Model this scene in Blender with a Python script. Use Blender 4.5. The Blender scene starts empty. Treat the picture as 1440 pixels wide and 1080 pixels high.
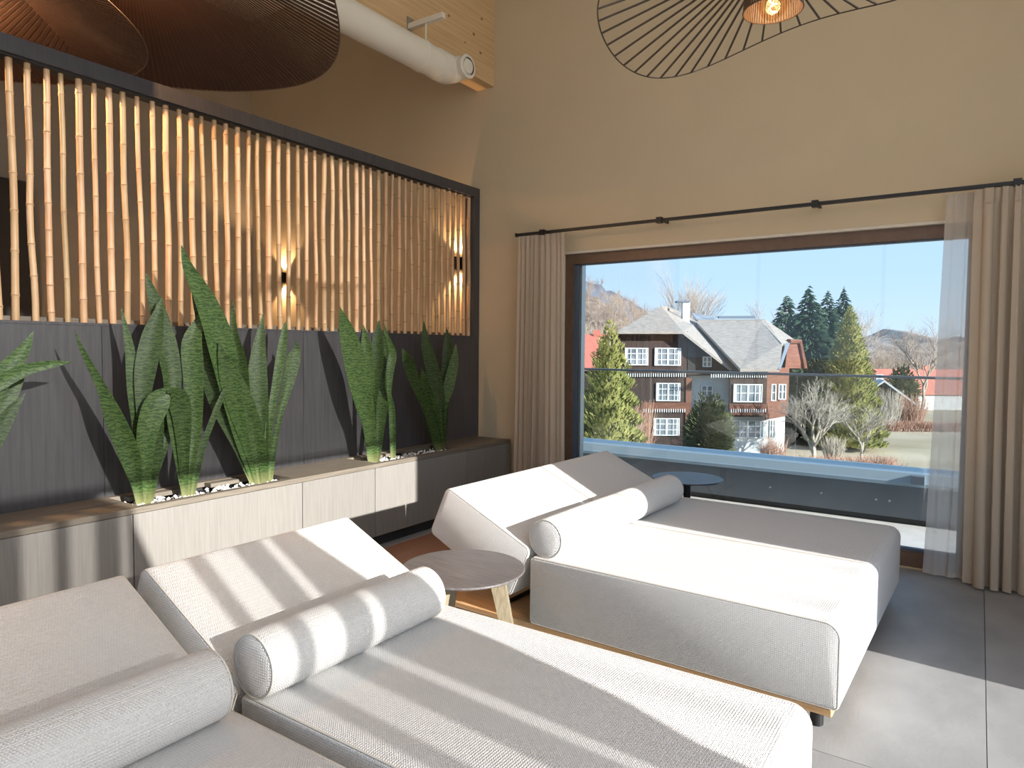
import bpy, bmesh, math, random
from mathutils import Vector, Matrix
R = math.radians
random.seed(7)
scene = bpy.context.scene
col = scene.collection

# ------------------------------------------------------------------ camera
F_PX = 964.27
YAW, PITCH, ROLL = R(34.2516), R(2.8713), R(-0.4707)
EYE = Vector((0, 0, 1.5))
_f = Vector((-math.sin(YAW) * math.cos(PITCH), math.cos(YAW) * math.cos(PITCH), -math.sin(PITCH)))
_r = Vector((math.cos(YAW), math.sin(YAW), 0))
_d = _f.cross(_r)
CR = math.cos(ROLL) * _r + math.sin(ROLL) * _d
CD = -math.sin(ROLL) * _r + math.cos(ROLL) * _d
CF = _f
cam_data = bpy.data.cameras.new('camera')
cam = bpy.data.objects.new('camera', cam_data)
col.objects.link(cam)
m3 = Matrix((CR, -CD, -CF)).transposed()
cam.matrix_world = Matrix.Translation(EYE) @ m3.to_4x4()
cam_data.sensor_width = 36
cam_data.lens = F_PX / 1440 * 36
cam_data.clip_start = 0.05
cam_data.clip_end = 3000
scene.camera = cam

# ------------------------------------------------------------------ light
SUN_DIR = Vector((-1.0, 0.077, -0.344)).normalized()      # the way the light travels
sun_data = bpy.data.lights.new('sun', 'SUN')
sun_data.energy = 7.6
sun_data.color = (1.0, 0.965, 0.92)
sun_data.angle = R(0.6)
sun = bpy.data.objects.new('sun', sun_data)
sun.rotation_euler = SUN_DIR.to_track_quat('-Z', 'Y').to_euler()
sun.location = (20, 0, 12)
col.objects.link(sun)

world = bpy.data.worlds.new('clear_sky')
scene.world = world
world.use_nodes = True
wn = world.node_tree.nodes
wl = world.node_tree.links
wn.clear()
wo = wn.new('ShaderNodeOutputWorld')
wb = wn.new('ShaderNodeBackground')
wb.inputs['Strength'].default_value = 0.81
wc = wn.new('ShaderNodeTexCoord')
ws = wn.new('ShaderNodeSeparateXYZ')
wr = wn.new('ShaderNodeValToRGB')
wr.color_ramp.elements[0].position = 0.0
wr.color_ramp.elements[0].color = (0.66, 0.83, 1.0, 1)
wr.color_ramp.elements[1].position = 0.45
wr.color_ramp.elements[1].color = (0.36, 0.60, 1.0, 1)
e = wr.color_ramp.elements.new(0.10)
e.color = (0.52, 0.75, 1.0, 1)
wl.new(wc.outputs['Generated'], ws.inputs[0])
wl.new(ws.outputs['Z'], wr.inputs[0])
wl.new(wr.outputs[0], wb.inputs['Color'])
wl.new(wb.outputs[0], wo.inputs[0])

scene.view_settings.view_transform = 'Standard'
scene.view_settings.look = 'None'
scene.view_settings.gamma = 1
scene.view_settings.use_curve_mapping = False
scene.view_settings.exposure = 0.62

# ------------------------------------------------------------------ pixel helpers
def ray(px, py):
    return CR * ((px - 720) / F_PX) + CD * ((py - 540) / F_PX) + CF
def on(px, py, axis, val):
    v = ray(px, py)
    t = (val - EYE[axis]) / v[axis]
    return EYE + v * t
FH = Vector((-math.sin(YAW), math.cos(YAW), 0))            # level forward
def far(px, py, dist):
    v = ray(px, py)
    return EYE + v * (dist / v.dot(FH))

# ------------------------------------------------------------------ materials
def mat(name, c1, c2=None, rough=0.6, scale=8.0, stretch=(1, 1, 1), bump=0.0, bscale=None, metal=0.0,
        spec=0.5, detail=4.0, rand=0.0, contrast=(0.35, 0.65)):
    m = bpy.data.materials.new(name)
    m.use_nodes = True
    n, l = m.node_tree.nodes, m.node_tree.links
    b = n['Principled BSDF']
    b.inputs['Roughness'].default_value = rough
    b.inputs['Metallic'].default_value = metal
    b.inputs['Specular IOR Level'].default_value = spec
    b.inputs['Base Color'].default_value = (*c1, 1)
    out = None
    if c2 is not None or bump:
        tc = n.new('ShaderNodeTexCoord')
        mp = n.new('ShaderNodeMapping')
        mp.inputs['Scale'].default_value = stretch
        l.new(tc.outputs['Object'], mp.inputs[0])
        nz = n.new('ShaderNodeTexNoise')
        nz.inputs['Scale'].default_value = scale
        nz.inputs['Detail'].default_value = detail
        l.new(mp.outputs[0], nz.inputs['Vector'])
        if c2 is not None:
            rp = n.new('ShaderNodeValToRGB')
            rp.color_ramp.elements[0].position = contrast[0]
            rp.color_ramp.elements[1].position = contrast[1]
            rp.color_ramp.elements[0].color = (*c1, 1)
            rp.color_ramp.elements[1].color = (*c2, 1)
            l.new(nz.outputs['Fac'], rp.inputs[0])
            out = rp.outputs[0]
        if bump:
            n2 = nz
            if bscale:
                n2 = n.new('ShaderNodeTexNoise')
                n2.inputs['Scale'].default_value = bscale
                n2.inputs['Detail'].default_value = 3
                l.new(mp.outputs[0], n2.inputs['Vector'])
            bp = n.new('ShaderNodeBump')
            bp.inputs['Strength'].default_value = bump
            bp.inputs['Distance'].default_value = 0.01
            l.new(n2.outputs['Fac'], bp.inputs['Height'])
            l.new(bp.outputs[0], b.inputs['Normal'])
    if rand and out is not None:
        oi = n.new('ShaderNodeObjectInfo')
        hs = n.new('ShaderNodeHueSaturation')
        mr = n.new('ShaderNodeMapRange')
        mr.inputs['To Min'].default_value = 1 - rand
        mr.inputs['To Max'].default_value = 1 + rand
        l.new(oi.outputs['Random'], mr.inputs['Value'])
        l.new(mr.outputs[0], hs.inputs['Value'])
        mr2 = n.new('ShaderNodeMapRange')
        mr2.inputs['To Min'].default_value = 0.5 + rand * 0.06
        mr2.inputs['To Max'].default_value = 0.5 - rand * 0.06
        l.new(oi.outputs['Random'], mr2.inputs['Value'])
        l.new(mr2.outputs[0], hs.inputs['Hue'])
        l.new(out, hs.inputs['Color'])
        out = hs.outputs[0]
    if out is not None:
        l.new(out, b.inputs['Base Color'])
    return m

def fabric(name, c, k=900.0, strength=0.5, dist=0.003, var=0.06):
    m = bpy.data.materials.new(name)
    m.use_nodes = True
    n, l = m.node_tree.nodes, m.node_tree.links
    b = n['Principled BSDF']
    b.inputs['Roughness'].default_value = 0.95
    b.inputs['Specular IOR Level'].default_value = 0.1
    b.inputs['Sheen Weight'].default_value = 0.15
    tc = n.new('ShaderNodeTexCoord')
    nz = n.new('ShaderNodeTexNoise')
    nz.inputs['Scale'].default_value = 90
    nz.inputs['Detail'].default_value = 2
    l.new(tc.outputs['Object'], nz.inputs['Vector'])
    # warp the weave a little with the noise
    vm = n.new('ShaderNodeVectorMath'); vm.operation = 'MULTIPLY_ADD'
    vm.inputs[1].default_value = (0.003, 0.003, 0.003)
    l.new(nz.outputs['Color'], vm.inputs[0]); l.new(tc.outputs['Object'], vm.inputs[2])
    sp = n.new('ShaderNodeSeparateXYZ'); l.new(vm.outputs[0], sp.inputs[0])
    def mth(op, a, bb=None):
        q = n.new('ShaderNodeMath'); q.operation = op
        for i, v in enumerate((a, bb)):
            if v is None: continue
            if isinstance(v, (int, float)): q.inputs[i].default_value = v
            else: l.new(v, q.inputs[i])
        return q.outputs[0]
    sx = mth('SINE', mth('MULTIPLY', sp.outputs[0], k))
    sy = mth('SINE', mth('MULTIPLY', sp.outputs[1], k))
    sz = mth('SINE', mth('MULTIPLY', sp.outputs[2], k))
    h = mth('ADD', mth('MULTIPLY', sx, sy), mth('MULTIPLY', sz, mth('ADD', sx, sy)))
    h = mth('ADD', h, mth('MULTIPLY', nz.outputs['Fac'], 2.0))
    bp = n.new('ShaderNodeBump')
    bp.inputs['Strength'].default_value = strength
    bp.inputs['Distance'].default_value = dist
    l.new(h, bp.inputs['Height'])
    l.new(bp.outputs[0], b.inputs['Normal'])
    rp = n.new('ShaderNodeValToRGB')
    rp.color_ramp.elements[0].color = (*[x * (1 - var * 2) for x in c], 1)
    rp.color_ramp.elements[1].color = (*[min(1, x * (1 + var)) for x in c], 1)
    mr = n.new('ShaderNodeMapRange')
    mr.inputs['From Min'].default_value = -1; mr.inputs['From Max'].default_value = 3
    l.new(h, mr.inputs['Value'])
    l.new(mr.outputs[0], rp.inputs[0])
    l.new(rp.outputs[0], b.inputs['Base Color'])
    return m

def cloth(name, c, transp, transl):
    """thin woven cloth: part see-through, part scattering light through, part diffuse"""
    m = bpy.data.materials.new(name)
    m.use_nodes = True
    n, l = m.node_tree.nodes, m.node_tree.links
    n.clear()
    o = n.new('ShaderNodeOutputMaterial')
    df = n.new('ShaderNodeBsdfDiffuse'); df.inputs[0].default_value = (*c, 1)
    tl = n.new('ShaderNodeBsdfTranslucent'); tl.inputs[0].default_value = (*c, 1)
    tp = n.new('ShaderNodeBsdfTransparent')
    m1 = n.new('ShaderNodeMixShader'); m1.inputs[0].default_value = transl
    m2 = n.new('ShaderNodeMixShader'); m2.inputs[0].default_value = transp
    l.new(df.outputs[0], m1.inputs[1]); l.new(tl.outputs[0], m1.inputs[2])
    l.new(m1.outputs[0], m2.inputs[1]); l.new(tp.outputs[0], m2.inputs[2])
    l.new(m2.outputs[0], o.inputs[0])
    return m

def glass(name, tint=(0.97, 0.99, 0.985), gloss=1.0, rough=0.0):
    m = bpy.data.materials.new(name)
    m.use_nodes = True
    n, l = m.node_tree.nodes, m.node_tree.links
    n.clear()
    o = n.new('ShaderNodeOutputMaterial')
    tp = n.new('ShaderNodeBsdfTransparent'); tp.inputs[0].default_value = (*tint, 1)
    gl = n.new('ShaderNodeBsdfGlossy'); gl.inputs['Roughness'].default_value = rough
    fr = n.new('ShaderNodeFresnel'); fr.inputs['IOR'].default_value = 1.45
    mu = n.new('ShaderNodeMath'); mu.operation = 'MULTIPLY'; mu.inputs[1].default_value = gloss
    mx = n.new('ShaderNodeMixShader')
    l.new(fr.outputs[0], mu.inputs[0]); l.new(mu.outputs[0], mx.inputs[0])
    l.new(tp.outputs[0], mx.inputs[1]); l.new(gl.outputs[0], mx.inputs[2])
    l.new(mx.outputs[0], o.inputs[0])
    return m

def emit(name, c, s):
    m = bpy.data.materials.new(name)
    m.use_nodes = True
    b = m.node_tree.nodes['Principled BSDF']
    b.inputs['Base Color'].default_value = (*c, 1)
    b.inputs['Emission Color'].default_value = (*c, 1)
    b.inputs['Emission Strength'].default_value = s
    return m

M = {}
M['wall'] = mat('warm_beige_plaster', (0.60, 0.49, 0.33), (0.58, 0.475, 0.32), 0.9, 3, bump=0.08, bscale=120, spec=0.2)
M['white_wall'] = mat('off_white_plaster', (0.76, 0.75, 0.73), (0.74, 0.73, 0.71), 0.9, 3, spec=0.2)
M['wall_grey'] = mat('olive_grey_plaster', (0.42, 0.39, 0.33), (0.39, 0.36, 0.30), 0.9, 3, spec=0.2)
M['ceiling'] = mat('pale_ceiling', (0.78, 0.765, 0.735), (0.75, 0.735, 0.705), 0.9, 2, spec=0.2)
M['tile'] = mat('grey_stone_tile', (0.255, 0.257, 0.255), (0.315, 0.316, 0.312), 0.5, 3.5, (1.2, 0.8, 1), bump=0.10, bscale=60, rand=0.03, detail=8)
M['grout'] = mat('dark_grout', (0.12, 0.115, 0.11), None, 0.9)
M['brown_floor'] = mat('reddish_brown_floor', (0.24, 0.115, 0.07), (0.30, 0.15, 0.09), 0.35, 6, (8, 0.7, 1), bump=0.05)
M['panel'] = mat('dark_stained_veneer', (0.052, 0.050, 0.054), (0.070, 0.067, 0.071), 0.42, 7, (10, 10, 0.5), bump=0.06, rand=0.05)
M['planter'] = mat('smoked_oak_veneer', (0.195, 0.186, 0.168), (0.228, 0.217, 0.197), 0.42, 9, (14, 14, 0.45), bump=0.08, rand=0.04)
M['planter_top'] = mat('smoked_oak_top', (0.135, 0.115, 0.088), (0.185, 0.160, 0.125), 0.5, 8, (10, 0.6, 10), bump=0.08)
M['black'] = mat('black_metal', (0.012, 0.012, 0.013), None, 0.45)
M['dark_box'] = mat('dark_liner', (0.02, 0.02, 0.021), None, 0.7)
M['bamboo'] = mat('bamboo_cane', (0.49, 0.305, 0.155), (0.62, 0.42, 0.24), 0.45, 5, (3, 3, 0.7), bump=0.1, rand=0.16)
M['cane_node'] = mat('bamboo_node', (0.26, 0.15, 0.075), (0.42, 0.26, 0.14), 0.6, 40)
M['cushion'] = fabric('cream_woven_upholstery', (0.70, 0.692, 0.672), 760.0, 0.5, 0.004, 0.06)
M['bolster'] = fabric('cream_woven_bolster', (0.71, 0.702, 0.682), 760.0, 0.5, 0.004, 0.06)
M['piping'] = mat('cream_piping', (0.62, 0.585, 0.52), None, 0.9)
M['oak'] = mat('natural_oak', (0.56, 0.34, 0.16), (0.66, 0.42, 0.22), 0.5, 9, (0.6, 8, 8), bump=0.05)
M['oak_leg'] = mat('pale_oak_leg', (0.20, 0.165, 0.105), (0.30, 0.25, 0.165), 0.55, 30, (5, 5, 0.6), bump=0.15)
M['table_top'] = mat('grey_washed_wood', (0.098, 0.088, 0.088), (0.15, 0.136, 0.135), 0.4, 7, (1.0, 14, 1), bump=0.06)
M['table_edge'] = mat('grey_table_edge', (0.42, 0.40, 0.39), None, 0.3)
M['table_black'] = mat('black_table', (0.03, 0.032, 0.038), (0.04, 0.042, 0.05), 0.38, 20, spec=0.5)
M['curtain'] = cloth('beige_curtain_cloth', (0.60, 0.51, 0.40), 0.02, 0.30)
M['sheer'] = cloth('sheer_curtain_cloth', (0.86, 0.82, 0.77), 0.36, 0.62)
M['sheer_side'] = cloth('white_sheer_cloth', (0.88, 0.87, 0.86), 0.38, 0.62)
M['blind'] = cloth('light_filtering_blind_cloth', (0.90, 0.88, 0.86), 0.27, 0.60)
M['frame'] = mat('brown_window_frame', (0.135, 0.082, 0.055), (0.155, 0.095, 0.065), 0.45, 20)
M['gasket'] = mat('blue_grey_gasket', (0.09, 0.12, 0.16), None, 0.5)
M['steel'] = mat('grey_aluminium', (0.45, 0.48, 0.50), None, 0.35, metal=0.6)
M['reveal'] = mat('light_reveal', (0.66, 0.60, 0.50), None, 0.8)
M['glass'] = glass('window_glass', (0.94, 0.955, 0.95), 1.0)
M['rail_glass'] = glass('rail_glass', (0.93, 0.965, 0.96), 0.7)
M['parapet'] = mat('blue_grey_parapet', (0.12, 0.14, 0.16), (0.14, 0.16, 0.18), 0.35, 4, metal=0.3)
M['cap'] = mat('parapet_cap', (0.27, 0.36, 0.43), None, 0.35, metal=0.3)
M['deck'] = mat('pale_balcony_slab', (0.55, 0.54, 0.52), (0.62, 0.61, 0.59), 0.8, 6)
M['clt'] = mat('spruce_timber', (0.60, 0.40, 0.20), (0.70, 0.49, 0.27), 0.6, 5, (10, 0.35, 10), bump=0.05)
M['knot'] = mat('timber_knot', (0.20, 0.10, 0.045), (0.28, 0.15, 0.07), 0.6, 60)
M['duct'] = mat('cream_duct', (0.78, 0.73, 0.62), (0.75, 0.70, 0.59), 0.5, 3)
M['zinc'] = mat('zinc_plate', (0.5, 0.5, 0.5), None, 0.35, metal=0.9)
M['ribbon'] = mat('brown_ribbon', (0.060, 0.029, 0.016), (0.082, 0.040, 0.023), 0.55, 12)
M['ribbon_dark'] = mat('ribbon_gap_shade', (0.030, 0.014, 0.009), None, 0.6)
M['rib'] = mat('dark_rib', (0.05, 0.032, 0.02), None, 0.6)
M['bulb_glass'] = glass('amber_bulb_glass', (1.0, 0.88, 0.72), 0.35)
M['filament'] = emit('glowing_filament', (1.0, 0.62, 0.28), 30)
M['pebble'] = mat('white_pebble', (0.66, 0.64, 0.61), (0.86, 0.84, 0.81), 0.7, 30)

def leaf_material():
    m = bpy.data.materials.new('snake_plant_leaf')
    m.use_nodes = True
    n, l = m.node_tree.nodes, m.node_tree.links
    b = n['Principled BSDF']
    b.inputs['Roughness'].default_value = 0.48
    b.inputs['Specular IOR Level'].default_value = 0.28
    tc = n.new('ShaderNodeTexCoord')
    mp = n.new('ShaderNodeMapping'); mp.inputs['Scale'].default_value = (0.6, 0.6, 1)
    l.new(tc.outputs['Object'], mp.inputs[0])
    wv = n.new('ShaderNodeTexWave')
    wv.bands_direction = 'Z'
    wv.inputs['Scale'].default_value = 15
    wv.inputs['Distortion'].default_value = 10
    wv.inputs['Detail'].default_value = 8
    wv.inputs['Detail Scale'].default_value = 3
    l.new(mp.outputs[0], wv.inputs['Vector'])
    rp = n.new('ShaderNodeValToRGB')
    rp.color_ramp.elements[0].position = 0.0
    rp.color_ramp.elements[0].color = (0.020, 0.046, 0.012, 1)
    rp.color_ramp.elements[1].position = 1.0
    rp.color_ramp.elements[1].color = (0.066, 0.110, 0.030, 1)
    l.new(wv.outputs['Fac'], rp.inputs[0])
    oi = n.new('ShaderNodeObjectInfo')
    hs = n.new('ShaderNodeHueSaturation')
    mr = n.new('ShaderNodeMapRange')
    mr.inputs['To Min'].default_value = 0.75
    mr.inputs['To Max'].default_value = 1.3
    l.new(oi.outputs['Random'], mr.inputs['Value'])
    l.new(mr.outputs[0], hs.inputs['Value'])
    l.new(rp.outputs[0], hs.inputs['Color'])
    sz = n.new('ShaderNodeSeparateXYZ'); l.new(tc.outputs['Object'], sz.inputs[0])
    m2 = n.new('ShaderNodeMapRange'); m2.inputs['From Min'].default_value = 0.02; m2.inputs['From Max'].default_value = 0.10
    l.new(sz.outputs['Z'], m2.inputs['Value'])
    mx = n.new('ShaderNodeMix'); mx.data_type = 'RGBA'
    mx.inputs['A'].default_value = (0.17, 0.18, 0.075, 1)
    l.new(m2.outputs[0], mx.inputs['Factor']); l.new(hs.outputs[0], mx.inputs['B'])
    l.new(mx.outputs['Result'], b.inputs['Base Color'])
    return m
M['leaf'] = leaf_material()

# ------------------------------------------------------------------ mesh helpers
class MB:
    def __init__(s): s.v = []; s.f = []
    def add(s, vs, fs):
        k = len(s.v); s.v += [Vector(p) for p in vs]; s.f += [tuple(i + k for i in q) for q in fs]; return s
    def box(s, x0, x1, y0, y1, z0, z1, xf=None):
        vs = [Vector((x, y, z)) for x in (x0, x1) for y in (y0, y1) for z in (z0, z1)]
        if xf: vs = [xf(p) for p in vs]
        return s.add(vs, [(0, 1, 3, 2), (4, 6, 7, 5), (0, 4, 5, 1), (2, 3, 7, 6), (0, 2, 6, 4), (1, 5, 7, 3)])
    def bbox(s, x0, x1, y0, y1, z0, z1, bev=0.005, seg=2, xf=None):
        bm = bmesh.new()
        bmesh.ops.create_cube(bm, size=1)
        for v in bm.verts:
            v.co = Vector(((x0 + x1) / 2 + v.co.x * (x1 - x0), (y0 + y1) / 2 + v.co.y * (y1 - y0), (z0 + z1) / 2 + v.co.z * (z1 - z0)))
        bmesh.ops.bevel(bm, geom=bm.edges[:], offset=bev, segments=seg, profile=0.5, affect='EDGES')
        return s.bm(bm, xf)
    def bm(s, bm, xf=None):
        bm.verts.index_update()
        vs = [xf(v.co.copy()) if xf else v.co.copy() for v in bm.verts]
        s.add(vs, [tuple(v.index for v in f.verts) for f in bm.faces]); bm.free(); return s
    def tube(s, pts, rad, n=8, cap=True, closed=False):
        pts = [Vector(p) for p in pts]; m = len(pts)
        if not isinstance(rad, (list, tuple)): rad = [rad] * m
        vs = []; fs = []
        up = None
        for i, p in enumerate(pts):
            a = pts[(i - 1) % m] if (closed or i > 0) else p
            b = pts[(i + 1) % m] if (closed or i < m - 1) else p
            t = (b - a).normalized() if (b - a).length > 1e-9 else Vector((0, 0, 1))
            if up is None:
                up = Vector((0, 0, 1)) if abs(t.z) < 0.9 else Vector((1, 0, 0))
            x = up.cross(t)
            if x.length < 1e-6: x = Vector((1, 0, 0)).cross(t)
            x.normalize(); y = t.cross(x); up = y if abs(t.z) >= 0 else up
            for k in range(n):
                c = 2 * math.pi * k / n
                vs.append(p + (x * math.cos(c) + y * math.sin(c)) * rad[i])
        rng = m if closed else m - 1
        for i in range(rng):
            j = (i + 1) % m
            for k in range(n):
                k2 = (k + 1) % n
                fs.append((i * n + k, i * n + k2, j * n + k2, j * n + k))
        if cap and not closed:
            fs.append(tuple(range(n - 1, -1, -1))); fs.append(tuple((m - 1) * n + k for k in range(n)))
        return s.add(vs, fs)
    def lathe(s, prof, n=32, o=(0, 0, 0), axis='z', cap=True):
        vs = []; fs = []; o = Vector(o); m = len(prof)
        for r, h in prof:
            for k in range(n):
                c = 2 * math.pi * k / n
                a, b = r * math.cos(c), r * math.sin(c)
                vs.append(o + (Vector((a, b, h)) if axis == 'z' else Vector((b, h, a)) if axis == 'y' else Vector((h, a, b))))
        for i in range(m - 1):
            for k in range(n):
                k2 = (k + 1) % n
                fs.append((i * n + k, i * n + k2, (i + 1) * n + k2, (i + 1) * n + k))
        if cap:
            fs.append(tuple(range(n - 1, -1, -1))); fs.append(tuple((m - 1) * n + k for k in range(n)))
        return s.add(vs, fs)
    def sheet(s, fn, nu, nv):
        vs = [fn(i / nu, j / nv) for j in range(nv + 1) for i in range(nu + 1)]
        fs = [(j * (nu + 1) + i, j * (nu + 1) + i + 1, (j + 1) * (nu + 1) + i + 1, (j + 1) * (nu + 1) + i) for j in range(nv) for i in range(nu)]
        return s.add(vs, fs)
    def solid(s, poly, off):
        """a flat polygon given a thickness: poly points plus the offset vector"""
        k = len(poly); off = Vector(off)
        vs = [Vector(p) for p in poly] + [Vector(p) + off for p in poly]
        fs = [tuple(range(k)), tuple(range(2 * k - 1, k - 1, -1))] + [(i, k + i, k + (i + 1) % k, (i + 1) % k) for i in range(k)]
        return s.add(vs, fs)
    def build(s, name, material, parent=None, smooth=False, local=False, origin=None, angle=40):
        me = bpy.data.meshes.new(name)
        if parent is not None and not local: o = parent.location.copy()
        elif parent is not None: o = Vector((0, 0, 0))
        elif origin is not None: o = Vector(origin)
        else:
            xs = [p.x for p in s.v]; ys = [p.y for p in s.v]; zs = [p.z for p in s.v]
            o = Vector(((min(xs) + max(xs)) / 2, (min(ys) + max(ys)) / 2, min(zs)))
        me.from_pydata([tuple(p - o) for p in s.v], [], s.f)
        bm = bmesh.new(); bm.from_mesh(me)
        bmesh.ops.recalc_face_normals(bm, faces=bm.faces[:])
        bm.to_mesh(me); bm.free()
        me.materials.append(material if not isinstance(material, str) else M[material])
        ob = bpy.data.objects.new(name, me); col.objects.link(ob)
        if parent is not None: ob.parent = parent
        else: ob.location = o
        if smooth:
            for p in me.polygons: p.use_smooth = True
            try: me.set_sharp_from_angle(angle=R(angle))
            except Exception: pass
        return ob

def tag(o, label=None, cat=None, group=None, kind=None):
    if label: o['label'] = label
    if cat: o['category'] = cat
    if group: o['group'] = group
    if kind: o['kind'] = kind
    return o
def thing(name, label, cat, loc, rz=0.0, group=None):
    o = bpy.data.objects.new(name, None); col.objects.link(o)
    o.location = loc; o.rotation_euler = (0, 0, rz); o.empty_display_size = 0.1
    return tag(o, label, cat, group)
def struct(mb, name, material, label=None, **k):
    o = mb.build(name, material, **k); o['kind'] = 'structure'
    if label: o['label'] = label
    return o
def share(o, parent=None, loc=None):
    c = o.copy(); col.objects.link(c)
    if parent is not None: c.parent = parent
    if loc is not None: c.location = loc
    return c

# ================================================================== THE ROOM
XL, XR, YB, YW, ZC = -7.75, 1.30, -3.5, 5.45, 5.6
fl = struct(MB().box(XL, XR, YB, YW + 0.05, -0.2, -0.012), 'floor', 'grout', 'grey stone tiled floor with thin dark joints')
TS = 1.2; TY = 2.72; X0 = 0.075
tile_mesh = None
ix = math.floor((XL - X0) / TS)
while X0 + ix * TS < XR:
    iy = 0
    y = YW
    while y > YB:
        xa, xb = max(XL, X0 + ix * TS), min(XR, X0 + (ix + 1) * TS)
        ya, yb = max(YB, y - TY), y
        full = abs(xb - xa - TS) < 1e-6 and abs(yb - ya - TY) < 1e-6
        if full and tile_mesh:
            t = share(tile_mesh); t.location = Vector(((xa + xb) / 2, (ya + yb) / 2, -0.012)) - fl.location
        else:
            t = MB().box(-(xb - xa) / 2 + 0.0015, (xb - xa) / 2 - 0.0015, -(yb - ya) / 2 + 0.0015, (yb - ya) / 2 - 0.0015, 0, 0.012).build('tile', 'tile', fl, local=True)
            t.location = Vector(((xa + xb) / 2, (ya + yb) / 2, -0.012)) - fl.location
            if full: tile_mesh = t
        y -= TY
    ix += 1

# window wall with its opening
WX0, WX1, WZ1 = -3.175, 0.02, 2.39
mb = MB()
mb.box(XL - 0.3, WX0, YW, YW + 0.36, -0.2, ZC)
mb.box(WX1, XR + 0.3, YW, YW + 0.36, -0.2, ZC)
mb.box(WX0, WX1, YW, YW + 0.36, WZ1, ZC)
mb.box(WX0, WX1, YW + 0.03, YW + 0.36, -0.2, 0.0)
struct(mb, 'wall_window', 'wall', 'warm beige plaster wall around the wide window')
mb = MB()
mb.box(WX0, WX1, YW + 0.001, YW + 0.05, WZ1 - 0.022, WZ1 - 0.001)
mb.box(WX0 + 0.001, WX0 + 0.012, YW + 0.001, YW + 0.05, 0.0, WZ1 - 0.022)
mb.box(WX1 - 0.012, WX1 - 0.001, YW + 0.001, YW + 0.05, 0.0, WZ1 - 0.022)
struct(mb, 'trim_1', 'reveal', 'pale narrow reveal around the wide window')

struct(MB().box(XL - 0.3, XL, YB - 0.3, YW, -0.2, ZC), 'wall_left', 'wall_grey', 'olive grey wall behind the bamboo screen')
# right wall: tall glazing outside the picture that lets the low sun in
GY0, GY1, GZ1 = -2.6, 3.684, 4.9
mb = MB()
mb.box(XR, XR + 0.3, YB - 0.3, GY0, -0.2, ZC)
mb.box(XR, XR + 0.3, GY1, YW, -0.2, ZC)
mb.box(XR, XR + 0.3, GY0, GY1, GZ1, ZC)
mb.box(XR, XR + 0.3, GY0, GY1, -0.2, 0.0)
struct(mb, 'wall_right', 'white_wall', 'off white plaster wall with tall side glazing')
# back wall; its window band is added to let in sky fill
mb = MB()
mb.box(XL, -6.2, YB - 0.3, YB, -0.2, ZC); mb.box(0.8, XR, YB - 0.3, YB, -0.2, ZC)
mb.box(-6.2, 0.8, YB - 0.3, YB, -0.2, 0.3); mb.box(-6.2, 0.8, YB - 0.3, YB, 3.6, ZC)
struct(mb, 'wall_back', 'white_wall', 'off white plaster wall behind the camera with a window band added for sky fill')
struct(MB().box(XL - 0.3, XR + 0.3, YB - 0.3, YW + 0.36, ZC, ZC + 0.3), 'ceiling', 'ceiling', 'pale ceiling high above the loungers')

# thin reddish brown strip laid on the tiles along the planter
fs_ = struct(MB().box(-3.64, -2.62, -1.0, 5.2, 0.0005, 0.003), 'trim_2', 'brown_floor', 'reddish brown strip of floor beside the planter bench')

# window in the window wall
w1 = thing('window_1', 'wide brown framed window looking out on the chalet', None, ((WX0 + WX1) / 2, YW + 0.09, 0))
w1['kind'] = 'structure'
FY0, FY1 = YW + 0.05, YW + 0.13
mb = MB()
FZ0, FZ1 = 0.105, 2.28
FX0, FX1 = -3.085, -0.07
mb.box(WX0 + 0.012, FX0, FY0, FY1, 0, WZ1 - 0.022); mb.box(FX1, WX1 - 0.012, FY0, FY1, 0, WZ1 - 0.022)
mb.box(FX0, FX1, FY0, FY1, FZ1, WZ1 - 0.022); mb.box(FX0, FX1, FY0, FY1, 0, FZ0)
mb.build('window_frame', 'frame', w1)
mb = MB()
g = 0.018
mb.box(FX0, FX0 + g + 0.02, FY0 + 0.03, FY1, FZ0, FZ1); mb.box(FX1 - g, FX1, FY0 + 0.03, FY1, FZ0, FZ1)
mb.box(FX0 + g, FX1 - g, FY0 + 0.03, FY1, FZ1 - 0.01, FZ1); mb.box(FX0 + g, FX1 - g, FY0 + 0.03, FY1, FZ0, FZ0 + g)
mb.build('glazing_bead', 'gasket', w1)
MB().box(FX0 + g, FX1 - g, FY0 + 0.045, FY0 + 0.051, FZ0 + g, FZ1 - 0.01).build('pane', 'glass', w1)
mb = MB().box(FX0 + g + 0.02, FX0 + g + 0.045, FY0 + 0.06, FY1 + 0.05, FZ0, FZ1)
mb.build('outer_jamb', 'steel', w1)

# side glazing: mullions and panes
w2 = thing('window_2', 'tall side glazing in the right wall', None, (XR + 0.1, 0.5, 0)); w2['kind'] = 'structure'
mb = MB()
for y in (GY0 + 0.03, -1.5, -0.3):
    mb.box(XR + 0.07, XR + 0.13, y - 0.03, y + 0.03, 0, GZ1)
mb.box(XR + 0.07, XR + 0.13, GY0, GY1, 0, 0.06); mb.box(XR + 0.07, XR + 0.13, GY0, GY1, GZ1 - 0.06, GZ1)
mb.build('window_frame', 'frame', w2)
w3 = thing('fill_window', 'unseen long window added behind the camera for sky fill', None, (-2.7, YB - 0.1, 0.3)); w3['kind'] = 'structure'
mb = MB()
for x in (-6.17, -3.85, -1.55, 0.77): mb.box(x - 0.03, x + 0.03, YB - 0.13, YB - 0.07, 0.3, 3.6)
mb.box(-6.2, 0.8, YB - 0.13, YB - 0.07, 0.3, 0.36); mb.box(-6.2, 0.8, YB - 0.13, YB - 0.07, 3.54, 3.6)
mb.build('window_frame', 'frame', w3)

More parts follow.
